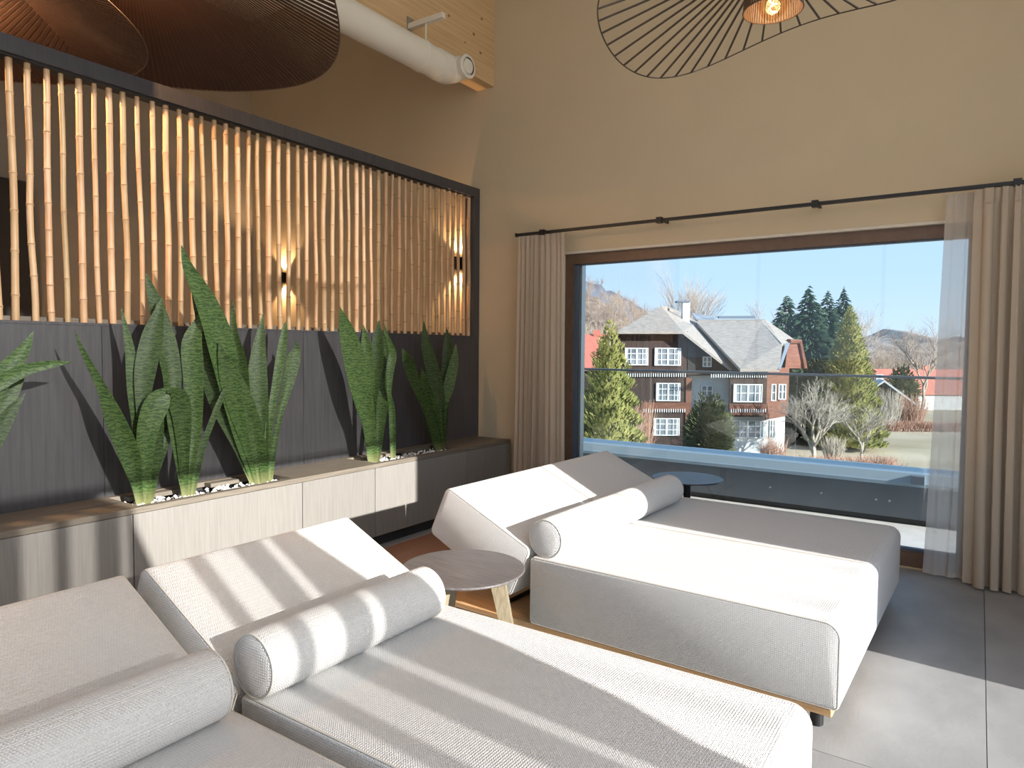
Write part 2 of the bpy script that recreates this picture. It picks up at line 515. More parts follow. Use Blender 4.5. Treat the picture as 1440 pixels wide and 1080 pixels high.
# unseen blind added over the upper side glazing to weaken the sun
bl = thing('added_blind', 'unseen pale blind added to weaken sun through the upper side glazing', 'blind', (1.262, 0.5, 2.505))
MB().sheet(lambda u, v: Vector((1.262, GY0 - 0.05 + u * (GY1 - GY0 + 0.1), 2.505 + v * 2.44)), 2, 2).build('blind_cloth', 'blind', bl)
MB().tube([(1.262, GY0 - 0.05, 2.505), (1.262, GY1 + 0.05, 2.505)], 0.012, 8).build('bottom_bar', 'reveal', bl)

# unseen sheer curtain: flat single stretches and denser folds shaped to cast the stripes
def edge_u(z):
    t = [(0.0, 1.62), (0.7, 1.64), (1.04, 1.69), (1.15, 1.79), (1.33, 1.87), (1.47, 1.895), (1.57, 1.82), (2.0, 1.66), (2.24, 1.57), (2.6, 1.54)]
    for (a, ua), (b, ub) in zip(t, t[1:]):
        if z <= b:
            k = (z - a) / (b - a); return ua + (ub - ua) * k
    return t[-1][1]
sc = thing('sheer_curtain', 'unseen white sheer curtain shaped to cast stripes from the side glazing', 'curtain', (1.2, 0.0, 0.0))
path = []                                                   # (u or 'edge fraction', x offset)
def zfold(a, b, n=1):
    r = [(a, 0.0)]
    for i in range(n): r += [(b, 0.012), (a + 0.01, 0.024), (b, 0.036)]
    return r
ucoords = []
for lay in range(3):                                        # drawn back and forth: an even, dense stack of folds
    seq = [(-2.5 + 3.55 * k / 6, 0.012 * lay + 0.004 * (k % 2)) for k in range(7)]
    ucoords += seq if lay % 2 == 0 else seq[::-1]
ucoords += [(1.09, 0.0), (1.255, 0.008), (1.185, 0.018), (1.30, 0.012)]
ucoords += [(1.36, 0.004), (1.50, 0.012), (1.375, 0.024), (1.512, 0.03), (1.545, 0.02)]
fold_edge = [(1.0, 0.008), (0.05, 0.02), (1.0, 0.032)]      # fractions between 1.545 and the leading edge
def sheer_pt(i, z):
    if i < len(ucoords): u, x = ucoords[i]
    else:
        fr, x = fold_edge[i - len(ucoords)]; e_ = edge_u(z); u = 1.535 + fr * max(0.02, e_ - 1.535)
    X = 1.17 + x
    return Vector((X, u - 0.077 * X, z))
NU = len(ucoords) + len(fold_edge)
NV = 26
mb = MB()
vs = [sheer_pt(i, 0.02 + j / NV * 2.47) for j in range(NV + 1) for i in range(NU)]
fsx = [(j * NU + i, j * NU + i + 1, (j + 1) * NU + i + 1, (j + 1) * NU + i) for j in range(NV) for i in range(NU - 1)]
mb.add(vs, fsx).build('curtain_cloth', 'sheer_side', sc)
MB().sheet(lambda u, v: Vector((1.165, -2.59 + u * 4.03, 2.33 + v * 0.16)), 4, 2).build('header_tape', 'curtain', sc)  # opaque band added to throw shade on the bench top
MB().tube([(1.18, -2.6, 2.51), (1.18, 3.7, 2.51)], 0.012, 8).build('curtain_track', 'black', sc)

# ================================================================== DAYBEDS
def rr_profile(x0, x1, z0, z1, r, n=6):
    pts = []
    ra, rb_, rc, rd = r if isinstance(r, tuple) else (r,) * 4
    for cx, cz, a0, r in ((x1 - ra, z1 - ra, 0, ra), (x0 + rb_, z1 - rb_, 90, rb_), (x0 + rc, z0 + rc, 180, rc), (x1 - rd, z0 + rd, 270, rd)):
        for k in range(n + 1):
            a = R(a0 + 90 * k / n); pts.append((cx + r * math.cos(a), cz + r * math.sin(a)))
    return pts
def slab_cushion(x0, x1, y0, y1, z0, z1, r, xf, puff=0.006):
    """a rounded profile swept along Y with softly rounded side panels"""
    mb = MB(); n = 0; vs = []
    rows = [(y0 + 0.002, 0.012), (y0, 0.022), (y0 + 0.001, 0.006), (y0 + 0.006, 0.0015), (y0 + 0.016, 0.0)]
    ys = [(y0, 0.014), (y0 + 0.003, 0.005), (y0 + 0.010, 0.0)]
    m = 8
    for k in range(1, m): ys.append((y0 + 0.010 + (y1 - y0 - 0.02) * k / m, -puff * math.sin(math.pi * k / m)))
    ys += [(y1 - 0.010, 0.0), (y1 - 0.003, 0.005), (y1, 0.014)]
    for y, ins in ys:
        pr_ = rr_profile(x0 + max(ins, 0), x1 - max(ins, 0), z0 + max(ins, 0), z1 - ins, tuple(max(0.006, q - max(ins, 0)) for q in r) if isinstance(r, tuple) else max(0.01, r - max(ins, 0)))
        n = len(pr_)
        vs += [xf(Vector((a, y, b))) for a, b in pr_]
    fs = []
    for j in range(len(ys) - 1):
        for k in range(n):
            k2 = (k + 1) % n; fs.append((j * n + k, j * n + k2, (j + 1) * n + k2, (j + 1) * n + k))
    fs.append(tuple(range(n - 1, -1, -1))); fs.append(tuple((len(ys) - 1) * n + k for k in range(n)))
    return mb.add(vs, fs)
HW = 0.928
def daybed(loc, rz, label, gap=0.008):
    t = thing('daybed', label, 'daybed', loc, rz, 'double daybeds')
    ident = lambda p: p
    # timber base and feet
    mb = MB()
    mb.bbox(-1.38, 0.695, -HW + 0.005, HW - 0.005, 0.068, 0.100, 0.004, 1)
    mb.build('base', 'oak', t, local=True)
    for fx in (-1.28, -0.35, 0.63):
        for fy in (-HW + 0.06, -0.02, HW - 0.06):
            MB().lathe([(0.022, 0.0), (0.026, 0.004), (0.026, 0.068)], 14, (fx, fy, 0)).build('foot', 'black', t, local=True, smooth=True)
    ang = R(24.5)
    hx, hz = -0.735, 0.480                                   # hinge: the lower end of the lying surface
    L_, T_ = 0.62, 0.305
    ux, uz = -math.cos(ang), math.sin(ang)                   # up along the lying surface
    nx, nz = -math.sin(ang), -math.cos(ang)                  # into the thickness
    def bx(p):                                               # local (s, y, t) -> daybed
        return Vector((hx + ux * p.x + nx * p.z, p.y, hz + uz * p.x + nz * p.z))
    for s, (y0, y1) in enumerate(((-HW - gap / 2 + 0.004, -gap / 2), (gap / 2, HW + gap / 2 - 0.004))):
        c = slab_cushion(-0.735, 0.72, y0, y1, 0.100, 0.448, (0.062, 0.026, 0.018, 0.022), ident).build('seat_cushion', 'cushion', t, True, True, angle=50)
        pr_ = rr_profile(-0.735 + 0.004, 0.72 - 0.004, 0.104, 0.444, (0.060, 0.024, 0.016, 0.020))
        for yy in (y0 + 0.004, y1 - 0.004):
            MB().tube([(a, yy, b) for a, b in pr_], 0.0032, 5, closed=True).build('piping', 'piping', c, True, True)
        b = slab_cushion(0, L_, y0, y1, 0, T_, 0.035, bx).build('backrest_cushion', 'cushion', t, True, True, angle=50)
        pr_ = rr_profile(0.004, L_ - 0.004, 0.004, T_ - 0.004, 0.032)
        for yy in (y0 + 0.004, y1 - 0.004):
            MB().tube([bx(Vector((a, yy, bb))) for a, bb in pr_], 0.0032, 5, closed=True).build('piping', 'piping', b, True, True)
        yc = (y0 + y1) / 2
        # black folding support under the raised backrest
        mb = MB()
        p0 = bx(Vector((0.30, 0, T_ - 0.004)))
        for dy in (-0.3, 0.3):
            mb.tube([(p0.x, yc + dy, p0.z), (-0.98, yc + dy, 0.100)], 0.012, 8)
        mb.tube([(-0.98, yc - 0.3, 0.112), (-0.98, yc + 0.3, 0.112)], 0.012, 8)
        mb.build('backrest_support', 'black', t, True, True)
    return t
def bolster(loc, rz, length, label):
    t = thing('bolster', label, 'bolster', loc, rz, 'bolster cushions')
    r = 0.0985; h = length / 2
    prof = [(0.004, -h - 0.006), (r * 0.6, -h - 0.004), (r - 0.012, -h), (r - 0.003, -h + 0.006), (r, -h + 0.018)]
    for k in range(1, 8): prof.append((r + 0.002 * math.sin(math.pi * k / 8), -h + 0.018 + (length - 0.036) * k / 8))
    prof += [(r, h - 0.018), (r - 0.003, h - 0.006), (r - 0.012, h), (r * 0.6, h + 0.004), (0.004, h + 0.006)]
    c = MB().lathe(prof, 40, (0, 0, r), 'y').build('cushion_body', 'bolster', t, True, True, angle=60)
    for e_ in (-h + 0.004, h - 0.004):
        MB().tube([(math.sin(a) * (r - 0.003), e_, r + math.cos(a) * (r - 0.003)) for a in [2 * math.pi * k / 40 for k in range(40)]], 0.0035, 5, closed=True).build('piping', 'piping', t, True, True)
    return t
RZ_FAR = R(-1.5)
daybed((-1.09, 1.190, 0), 0.0, 'cream double daybed standing beside the snake plants and the grey table', 0.07)
daybed((-1.10, 3.815, 0), RZ_FAR, 'cream double daybed in front of the wide window')
def far_pt(lx, ly, z):
    c, s = math.cos(RZ_FAR), math.sin(RZ_FAR)
    return (-1.10 + c * lx - s * ly, 3.815 + s * lx + c * ly, z)
bolster((-1.765, 0.705, 0.4485), 0, 0.79, 'shaded bolster on the daybed half farthest from the window')
bolster((-1.765, 1.615, 0.4485), 0, 0.785, 'bolster striped with curtain shadows on the daybed by the grey table')
bolster(far_pt(-0.655, -0.520, 0.4485), RZ_FAR, 0.79, 'sunlit bolster on the window daybed, half beside the grey table')
bolster(far_pt(-0.655, 0.278, 0.4485), RZ_FAR, 0.79, 'bolster in blue shade on the daybed half next to the window')

# ================================================================== SIDE TABLES
t = thing('side_table', 'round grey wood side table with three pale oak legs', 'table', (-2.02, 2.562, 0))
TR, TZ = 0.298, 0.452
MB().lathe([(0.004, TZ - 0.022), (TR - 0.03, TZ - 0.022), (TR - 0.004, TZ - 0.012), (TR, TZ - 0.007), (TR - 0.001, TZ - 0.002), (TR - 0.004, TZ)], 72, (-2.02, 2.562, 0)).build('table_top', 'table_top', t, True, angle=30)
MB().lathe([(0.17, TZ - 0.047), (0.175, TZ - 0.047), (0.175, TZ - 0.022), (0.17, TZ - 0.022)], 48, (-2.02, 2.562, 0), cap=False).build('apron_ring', 'table_edge', t, True)
for a in (30, 150, 270):
    c, s = math.cos(R(a)), math.sin(R(a))
    mb = MB()
    vs = []
    for rr, z, hw, ht in ((0.160, TZ - 0.023, 0.034, 0.036), (0.250, 0.0, 0.022, 0.026)):
        for i, j in ((-1, -1), (1, -1), (1, 1), (-1, 1)):
            q = rr + ht * i
            vs.append((-2.02 + c * q - s * hw * j, 2.562 + s * q + c * hw * j, z))
    mb.add(vs, [(3, 2, 1, 0), (4, 5, 6, 7), (0, 1, 5, 4), (1, 2, 6, 5), (2, 3, 7, 6), (3, 0, 4, 7)]).build('leg', 'oak_leg', t)
TX2, TY2, TZ2 = -1.83, 5.10, 0.525
t = thing('pedestal_table', 'round black pedestal table between the daybed and the window', 'table', (TX2, TY2, 0))
MB().lathe([(0.004, TZ2 - 0.03), (0.13, TZ2 - 0.03), (0.262, TZ2 - 0.010), (0.268, TZ2 - 0.005), (0.266, TZ2)], 64, (TX2, TY2, 0)).build('table_top', 'table_black', t, True, angle=30)
MB().lathe([(0.027, 0.012), (0.027, TZ2 - 0.03)], 20, (TX2, TY2, 0)).build('pedestal', 'black', t, True)
MB().lathe([(0.19, 0.0), (0.19, 0.006), (0.03, 0.014)], 48, (TX2, TY2, 0)).build('foot_plate', 'black', t, True)

# ================================================================== BAMBOO SCREEN
PX_ = -4.11
sc_ = thing('bamboo_screen', 'dark panelled partition with a row of upright bamboo canes', 'screen', (PX_ - 0.05, 3.0, 0))
SY0 = 0.2
seams = [SY0, 1.906, 3.305, 4.60, YW - 0.002]
for a, b in zip(seams, seams[1:]):
    MB().box(PX_ - 0.12, PX_, a + 0.0015, b - 0.0015, 0.0, 1.615).build('panel', 'panel', sc_)
MB().box(PX_ - 0.12, PX_ + 0.004, SY0, YW - 0.09, 1.615, 1.630).build('rail', 'panel', sc_)
MB().box(PX_ - 0.115, PX_ - 0.075, SY0, YW - 0.09, 1.630, 1.655).build('cane_ledge', 'planter_top', sc_)
MB().box(PX_ - 0.12, PX_, SY0, YW - 0.002, 2.982, 3.070).build('beam', 'panel', sc_)
MB().box(PX_ - 0.105, PX_ - 0.02, SY0, YW - 0.09, 2.972, 2.982).build('shadow_gap', 'black', sc_)  # solid black strip standing in for the shade under the beam
MB().box(PX_ - 0.12, PX_, YW - 0.088, YW - 0.002, 1.615, 2.982).build('post', 'panel', sc_)
MB().box(PX_ - 0.12, PX_, SY0, SY0 + 0.08, 1.630, 2.972).build('post', 'panel', sc_)
rb = random.Random(3)
NP = 62
for i in range(NP):
    y = 5.349 - i * 0.0817 + rb.uniform(-0.004, 0.004)
    if y < SY0 + 0.11: break
    r0 = rb.choice((0.0135, 0.015, 0.016, 0.0175, 0.019))
    z0, z1 = 1.630, 2.972
    n = 30
    pts = []; rads = []
    amp1, amp2 = rb.uniform(-0.006, 0.006), rb.uniform(-0.004, 0.004)
    ph1, ph2 = rb.uniform(0, 6.28), rb.uniform(0, 6.28)
    nod = []; z = z0 + rb.uniform(0.05, 0.25); step = rb.uniform(0.17, 0.36)
    while z < z1: nod.append(z); z += step * rb.uniform(0.8, 1.15)
    zs = sorted(set([z0 + (z1 - z0) * k / 14 for k in range(15)] + [q + d for q in nod for d in (-0.010, -0.003, 0.003, 0.010) if z0 < q + d < z1]))
    lean = rb.uniform(-0.006, 0.006)
    for z in zs:
        k = (z - z0) / (z1 - z0)
        dy = amp1 * math.sin(5 * k + ph1) + amp2 * math.sin(11 * k + ph2) + lean * (k - 0.5)
        dx = amp2 * math.sin(4 * k + ph1)
        pts.append((PX_ - 0.055 + dx, y + dy, z))
        near = min([abs(z - q) for q in nod] or [1])
        rads.append(r0 * (1.14 if near < 0.005 else 1.0) * (1.05 - 0.1 * k))
    cane = MB().tube(pts, rads, 10).build('bamboo_cane', 'bamboo', sc_, True, angle=60)
    cane.data.materials.append(M['cane_node'])
    for pl in cane.data.polygons:
        if len(pl.vertices) == 4 and any(abs(pl.center.z - q) < 0.0015 for q in nod): pl.material_index = 1

# dark tall cabinet seen between the canes on the far left wall
mb = thing('tall_cabinet', 'tall black cabinet against the olive grey wall behind the bamboo', 'cabinet', (-7.53, 2.3, 0))
MB().box(-7.72, -7.36, 1.5, 2.84, 0.0, 3.02).build('body', 'black', mb)
MB().box(-7.36, -7.34, 1.52, 2.16, 0.05, 3.0).build('door', 'dark_box', mb)
MB().box(-7.36, -7.34, 2.18, 2.82, 0.05, 3.0).build('door', 'dark_box', mb)

# wall sconces behind the screen
def sconce(x, label):
    z = 2.36
    t = thing('wall_sconce', label, 'lamp', (x, YW, z - 0.07), 0, 'up and down wall sconces')
    MB().box(x - 0.045, x + 0.045, YW - 0.012, YW - 0.0005, z - 0.06, z + 0.06).build('back_plate', 'black', t)
    mb = MB()
    mb.tube([(x, YW - 0.06, z - 0.06), (x, YW - 0.06, z - 0.002), (x, YW - 0.06, z + 0.002), (x, YW - 0.06, z + 0.06)], [0.045, 0.02, 0.02, 0.045], 20, cap=False)
    mb.build('lamp_body', 'black', t, True)
    MB().box(x - 0.01, x + 0.01, YW - 0.05, YW - 0.012, z - 0.01, z + 0.01).build('arm', 'black', t)
    for sgn in (-1, 1):
        MB().lathe([(0.018, -0.003), (0.018, 0.003)], 14, (x, YW - 0.06, z + sgn * 0.035)).build('bulb', M['filament'], t)
        ld = bpy.data.lights.new('sconce_light', 'SPOT')
        ld.energy = 26; ld.color = (1.0, 0.60, 0.30); ld.spot_size = R(105); ld.spot_blend = 0.4; ld.shadow_soft_size = 0.02
        lo = bpy.data.objects.new('sconce_light', ld); col.objects.link(lo)
        lo.parent = t; lo.location = (0, -0.06, 0.07 + sgn * 0.062)
        lo.rotation_euler = (0, 0, 0) if sgn < 0 else (math.pi, 0, 0)
sconce(-7.10, 'small black up and down sconce glowing behind the middle bamboo canes')
sconce(-4.36, 'small black up and down sconce glowing behind the last bamboo canes')

# ================================================================== PLANTER BENCH
BX, BZ = -3.69, 0.64
BK = PX_ + 0.002
units = [(0.08, 1.18, True), (1.18, 1.85, False), (1.85, 2.955, True), (2.955, 3.62, False), (3.62, 4.73, True), (4.73, 5.40, False)]
ulabels = ['planter cabinet unit below the leaning snake plant, beside the striped shadow', 'narrow planter cabinet unit striped with curtain shadow',
           'wide sunlit cabinet unit below the three snake plants', 'narrow sunlit cabinet unit between the two planting troughs',
           'wide cabinet unit half in sun below two snake plants', 'narrow dark shaded cabinet unit next to the beige curtain']
for (a, b, box), lab in zip(units, ulabels):
    t = thing('planter_cabinet', lab, 'cabinet', ((BX + BK) / 2, (a + b) / 2, 0), 0, 'planter bench units')
    MB().box(BK, BX - 0.06, a + 0.001, b - 0.001, 0.0, 0.09).build('plinth', 'dark_box', t)
    if box:
        mb = MB()
        mb.box(BK, BX - 0.021, a + 0.001, b - 0.001, 0.09, 0.50)
        mb.box(BK, BX - 0.021, a + 0.001, a + 0.02, 0.50, 0.609); mb.box(BK, BX - 0.021, b - 0.02, b - 0.001, 0.50, 0.609)
        mb.box(BK, BK + 0.02, a + 0.02, b - 0.02, 0.50, 0.609); mb.box(BX - 0.04, BX - 0.021, a + 0.02, b - 0.02, 0.50, 0.609)
        mb.build('body', 'dark_box', t)
    else:
        MB().box(BK, BX - 0.021, a + 0.001, b - 0.001, 0.09, 0.609).build('body', 'dark_box', t)
    MB().bbox(BX - 0.020, BX - 0.001, a + 0.0022, b - 0.0022, 0.092, 0.6065, 0.0012, 1).build('door', 'planter', t)
bt = thing('bench_top', 'long smoked wood top of the planter bench with open troughs', 'bench top', ((BX + BK) / 2, 2.7, 0.61))
mb = MB()
mb.box(BX - 0.05, BX, 0.08, 5.40, 0.610, BZ)
mb.box(BK, BK + 0.05, 0.08, 5.40, 0.610, BZ)
for a, b, box in units:
    if not box: mb.box(BK + 0.05, BX - 0.05, a, b, 0.610, BZ)
    else:
        mb.box(BK + 0.05, BX - 0.05, a, a + 0.05, 0.610, BZ); mb.box(BK + 0.05, BX - 0.05, b - 0.05, b, 0.610, BZ)
mb.build('top_board', 'planter_top', bt)
for a, b, box in units:
    if box:
        # ledge strips that carry the trough liners at the back
        n = 2 if b - a > 1 else 1
        for k in range(n):
            ya = a + 0.13 + k * (b - a - 0.10) / n; yb = ya + (b - a) / n - 0.22
            MB().box(BK + 0.05, BK + 0.12, ya, yb, 0.612, BZ - 0.003).build('trough_ledge', 'planter_top', bt)
        MB().box(BK + 0.022, BX - 0.042, a + 0.022, b - 0.022, 0.502, 0.585).build('soil', 'dark_box', bt)
rp = random.Random(11)
for a, b, box in units:
    if not box: continue
    mb = MB()
    nn = 420
    for k in range(nn):
        x = rp.uniform(BK + 0.13, BX - 0.065); y = rp.uniform(a + 0.07, b - 0.07); s = rp.uniform(0.007, 0.015)
        z = 0.590 + rp.uniform(0, 0.028)
        sx, sy, sz = s * rp.uniform(0.8, 1.3), s * rp.uniform(0.8, 1.3), s * rp.uniform(0.6, 0.9)
        vs = [(x + sx, y, z), (x, y + sy, z), (x - sx, y, z), (x, y - sy, z), (x, y, z + sz), (x, y, z - sz), ]
        mb.add(vs, [(0, 1, 4), (1, 2, 4), (2, 3, 4), (3, 0, 4), (1, 0, 5), (2, 1, 5), (3, 2, 5), (0, 3, 5)])
    o = mb.build('pebbles', 'pebble')
    tag(o, {0.08: 'white pebbles in the trough of the leaning snake plant', 1.85: 'white pebbles around the three sunlit snake plants', 3.62: 'white pebbles in the trough nearer the window'}[a], 'pebbles', kind='stuff')

# ------------------------------------------------------------------ snake plants
def snake_plant(label, leaves, xb=-3.885, basepx=None):
    zbase = 0.60
    bpx = leaves[0][1][0]
    p0 = on(bpx[0], bpx[1], 0, xb)
    t = thing('snake_plant', label, 'plant', (xb, p0.y, zbase), 0, 'snake plants in the bench')
    for dx, pts in leaves:
        P = []
        tot = len(pts) - 1
        L_ = [0]
        for (x, y, w), (x2, y2, w2) in zip(pts, pts[1:]): L_.append(L_[-1] + math.hypot(x2 - x, y2 - y))
        # resample with Catmull-Rom
        def cr(i, t_):
            g = lambda k: pts[max(0, min(tot, k))]
            a, b, c, d = g(i - 1), g(i), g(i + 1), g(i + 2)
            return [0.5 * (2 * b[q] + (c[q] - a[q]) * t_ + (2 * a[q] - 5 * b[q] + 4 * c[q] - d[q]) * t_ ** 2 + (3 * b[q] - a[q] - 3 * c[q] + d[q]) * t_ ** 3) for q in range(3)]
        sm = []
        for i in range(tot):
            for k in range(4): sm.append((cr(i, k / 4), (L_[i] + (L_[i + 1] - L_[i]) * k / 4) / L_[-1]))
        sm.append((list(pts[-1]), 1.0))
        C_ = []; W_ = []
        for (x, y, w), s in sm:
            off = dx * s
            q = on(x, y, 0, xb + off)
            depth = (q - EYE).dot(CF)
            C_.append(q); W_.append(max(0.0012, w * depth / F_PX * 0.5))
        # run the base down into the pebbles
        if C_[0].z > zbase:
            C_.insert(0, Vector((C_[0].x, C_[0].y, zbase - 0.005))); W_.insert(0, W_[0] * 0.9)
        nC = len(C_); vs = []; fs = []
        th = 0.0035
        twist0 = rb.uniform(-0.35, 0.35)
        for i, c in enumerate(C_):
            tg = (C_[min(nC - 1, i + 1)] - C_[max(0, i - 1)]).normalized()
            view = (c - EYE).normalized()
            side = tg.cross(view).normalized()
            nrm = side.cross(tg).normalized()
            k = i / (nC - 1)
            a = twist0 * math.sin(3 * k)
            s2 = side * math.cos(a) + nrm * math.sin(a)
            n2 = nrm * math.cos(a) - side * math.sin(a)
            w = W_[i] / max(0.6, math.cos(a)); ht = min(th, w * 0.5)
            cup = -0.34 * w * (1.2 - 0.5 * k) * (1 + 0.35 * math.sin(9 * k + 4 * twist0))
            for u in (-1, -0.5, 0, 0.5, 1):
                base = c + s2 * (w * u) + n2 * (cup * (abs(u) ** 1.4 - 0.5))
                vs.append(base + n2 * ht * (0.35 if abs(u) == 1 else 1))
            for u in (1, 0.5, 0, -0.5, -1):
                base = c + s2 * (w * u) + n2 * (cup * (abs(u) ** 1.4 - 0.5))
                vs.append(base - n2 * ht * (0.35 if abs(u) == 1 else 1))
        for i in range(nC - 1):
            for k in range(10):
                k2 = (k + 1) % 10
                fs.append((i * 10 + k, i * 10 + k2, (i + 1) * 10 + k2, (i + 1) * 10 + k))
        fs.append(tuple(range(9, -1, -1))); fs.append(tuple((nC - 1) * 10 + k for k in range(10)))
        for v in vs: v.x = max(v.x, PX_ + 0.008)
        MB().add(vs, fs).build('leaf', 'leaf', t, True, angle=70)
    return t
snake_plant('snake plant leaning out beside the left end of the bench', [
    (0.05, [(-88, 760, 10), (-62, 680, 18), (-20, 570, 26), (8, 524, 26), (32, 494, 16), (47, 466, 1)]),
    (0.12, [(-84, 760, 10), (-58, 650, 18), (-25, 560, 22), (2, 537, 20), (40, 519, 16), (75, 512, 10), (102, 509, 1)]),
    (-0.04, [(-82, 760, 10), (-55, 690, 20), (-12, 596, 26), (10, 560, 22), (27, 532, 12), (34, 518, 1)]),
    (0.02, [(-79, 760, 10), (-45, 690, 18), (-4, 612, 22), (17, 577, 14), (36, 553, 1)]),
    (-0.10, [(-86, 760, 10), (-84, 650, 22), (-60, 540, 20), (-50, 430, 2)])])
snake_plant('snake plant with a long thin leaf bending far outward to the bench end', [
    (0.06, [(197, 708, 10), (192, 680, 14), (181, 637, 27), (161, 589, 25), (143, 545, 13), (124, 509, 9), (113, 486, 5), (105, 465, 1)]),
    (-0.06, [(200, 704, 9), (199, 660, 13), (197, 613, 17), (188, 548, 17), (182, 489, 12), (170, 432, 1)]),
    (-0.10, [(207, 702, 9), (216, 670, 10), (233, 610, 16), (242, 545, 22), (236, 495, 27), (225, 448, 22), (213, 410, 13), (205, 384, 1)]),
    (0.00, [(203, 708, 10), (201, 650, 11), (200, 580, 15), (204, 524, 27), (214, 474, 27), (225, 432, 9), (228, 418, 1)]),
    (0.08, [(205, 708, 14), (204, 660, 17), (207, 606, 27), (221, 567, 32), (236, 551, 14), (247, 546, 2)]),
    (0.04, [(208, 708, 13), (212, 660, 23), (217, 622, 24), (229, 582, 3)])])
snake_plant('snake plant with a drooping folded leaf and a thin leaning stalk', [
    (0.00, [(264, 694, 9), (268, 650, 11), (275, 607, 16), (272, 523, 27), (270, 482, 26), (279, 452, 11), (283, 438, 1)]),
    (0.09, [(260, 696, 8), (258, 640, 15), (256, 590, 24), (250, 560, 28), (241, 551, 12), (235, 552, 2)]),
    (0.05, [(259, 694, 7), (252, 640, 14), (243, 590, 15), (235, 558, 3)]),
    (0.06, [(270, 694, 9), (277, 660, 9), (287, 623, 8), (303, 580, 8), (314, 553, 6), (317, 545, 1)])])
snake_plant('tallest snake plant with broad leaves fanning across the bamboo', [
    (0.07, [(366, 678, 15), (362, 650, 24), (353, 613, 33), (337, 567, 36), (322, 527, 28), (312, 498, 11), (308, 480, 1)]),
    (0.10, [(358, 678, 9), (341, 622, 18), (326, 560, 26), (312, 490, 36), (296, 440, 31), (281, 408, 24), (264, 375, 14), (255, 345, 1)]),
    (-0.06, [(355, 678, 8), (335, 630, 12), (306, 565, 22), (294, 515, 24), (284, 455, 15), (276, 425, 9), (269, 402, 1)]),
    (-0.10, [(364, 676, 8), (352, 610, 12), (343, 560, 18), (337, 513, 21), (329, 470, 12), (327, 420, 1)]),
    (-0.08, [(370, 676, 10), (367, 600, 20), (362, 540, 27), (364, 490, 18), (370, 442, 1)]),
    (0.00, [(373, 678, 9), (374, 640, 9), (379, 593, 10), (387, 547, 11), (395, 500, 13), (400, 465, 8), (402, 452, 1)]),
    (0.05, [(378, 678, 10), (384, 633, 9), (392, 587, 9), (403, 547, 14), (412, 508, 19), (417, 490, 9), (415, 479, 1)])])
snake_plant('upright snake plant with broad leaves half in sun', [
    (0.05, [(524, 650, 13), (519, 600, 18), (509, 556, 28), (500, 512, 32), (487, 465, 21), (478, 432, 1)]),
    (-0.05, [(526, 648, 7), (523, 569, 9), (520, 522, 13), (515, 487, 14), (511, 457, 1)]),
    (-0.02, [(527, 650, 8), (525, 616, 9), (524, 569, 11), (530, 522, 15), (531, 484, 17), (533, 451, 1)]),
    (-0.08, [(529, 650, 9), (532, 632, 9), (536, 585, 15), (542, 544, 19), (546, 506, 16), (543, 485, 8), (539, 463, 1)])])
snake_plant('single thin wavy snake plant shoot', [
    (0.03, [(553, 646, 7), (552, 607, 9), (551, 575, 9), (547, 550, 6), (549, 519, 11), (552, 497, 11), (545, 474, 5), (540, 455, 1)])])
snake_plant('snake plant in deep shade nearest the beige curtain', [
    (0.06, [(617, 634, 9), (611, 607, 12), (597, 568, 12), (585, 541, 14), (574, 509, 16), (566, 490, 1)]),
    (-0.06, [(621, 634, 8), (619, 582, 13), (615, 550, 19), (607, 515, 19), (599, 484, 14), (596, 452, 1)]),
    (0.03, [(619, 634, 12), (612, 602, 21), (604, 569, 21), (597, 537, 12), (593, 518, 1)]),
    (-0.08, [(622, 634, 7), (626, 556, 13), (629, 515, 15), (630, 487, 13), (628, 462, 1)]),
    (0.00, [(622, 634, 6), (624, 575, 9), (630, 547, 15), (638, 512, 13), (641, 484, 1)])])

# ================================================================== CURTAINS
def curtain(name, label, x0t, x1t, x0b, x1b, y, folds, amp, z0, z1, material, seed, group=None):
    rr = random.Random(seed)
    t = thing(name, label, 'curtain', ((x0b + x1b) / 2, y, z0), 0, group)
    ph = [rr.uniform(0, 6.28) for _ in range(6)]
    def fn(u, v):
        z = z0 + v * (z1 - z0)
        xt, xb_ = x0t + u * (x1t - x0t), x0b + u * (x1b - x0b)
        x = xb_ + (xt - xb_) * v ** 0.8
        ww = u + 0.018 * math.sin(9 * u + ph[0]) + 0.012 * math.sin(23 * u + ph[1])
        a = amp * (1 - 0.45 * v) * (0.75 + 0.35 * math.sin(7 * u + ph[2]))
        if v > 0.97: a *= 0.55
        s_ = math.sin(2 * math.pi * folds * ww + 0.5 * math.sin(3 * v + ph[3]) * (1 - v))
        dy = a * (abs(s_) ** 0.8) * (1 if s_ > 0 else -1) + 0.25 * a * math.sin(2 * math.pi * folds * 2.3 * ww + ph[4])
        dx = 0.35 * a * math.sin(4 * math.pi * folds * ww + ph[5])
        if v > 0.965:
            dy += 0.006 * math.sin(2 * math.pi * folds * 3 * ww)
        return Vector((x + dx, y + dy, z))
    NU_, NV_ = int(folds * 16), 40
    MB().sheet(fn, NU_, NV_).build('curtain_cloth', material, t, True, angle=180)
    # header tape and hem as slightly proud strips
    MB().sheet(lambda u, v: fn(u, 0.962 + v * 0.036) + Vector((0, -0.003, 0)), NU_, 2).build('header_tape', material, t, True, angle=180)
    MB().sheet(lambda u, v: fn(u, v * 0.012) + Vector((0, -0.003, 0)), NU_, 1).build('hem', material, t, True, angle=180)
    return t
curtain('curtain', 'beige pleated curtain beside the dark planter bench', -3.53, -3.05, -3.56, -3.02, 5.27, 9, 0.032, 0.015, 2.532, 'curtain', 5, 'beige curtains on the black track')
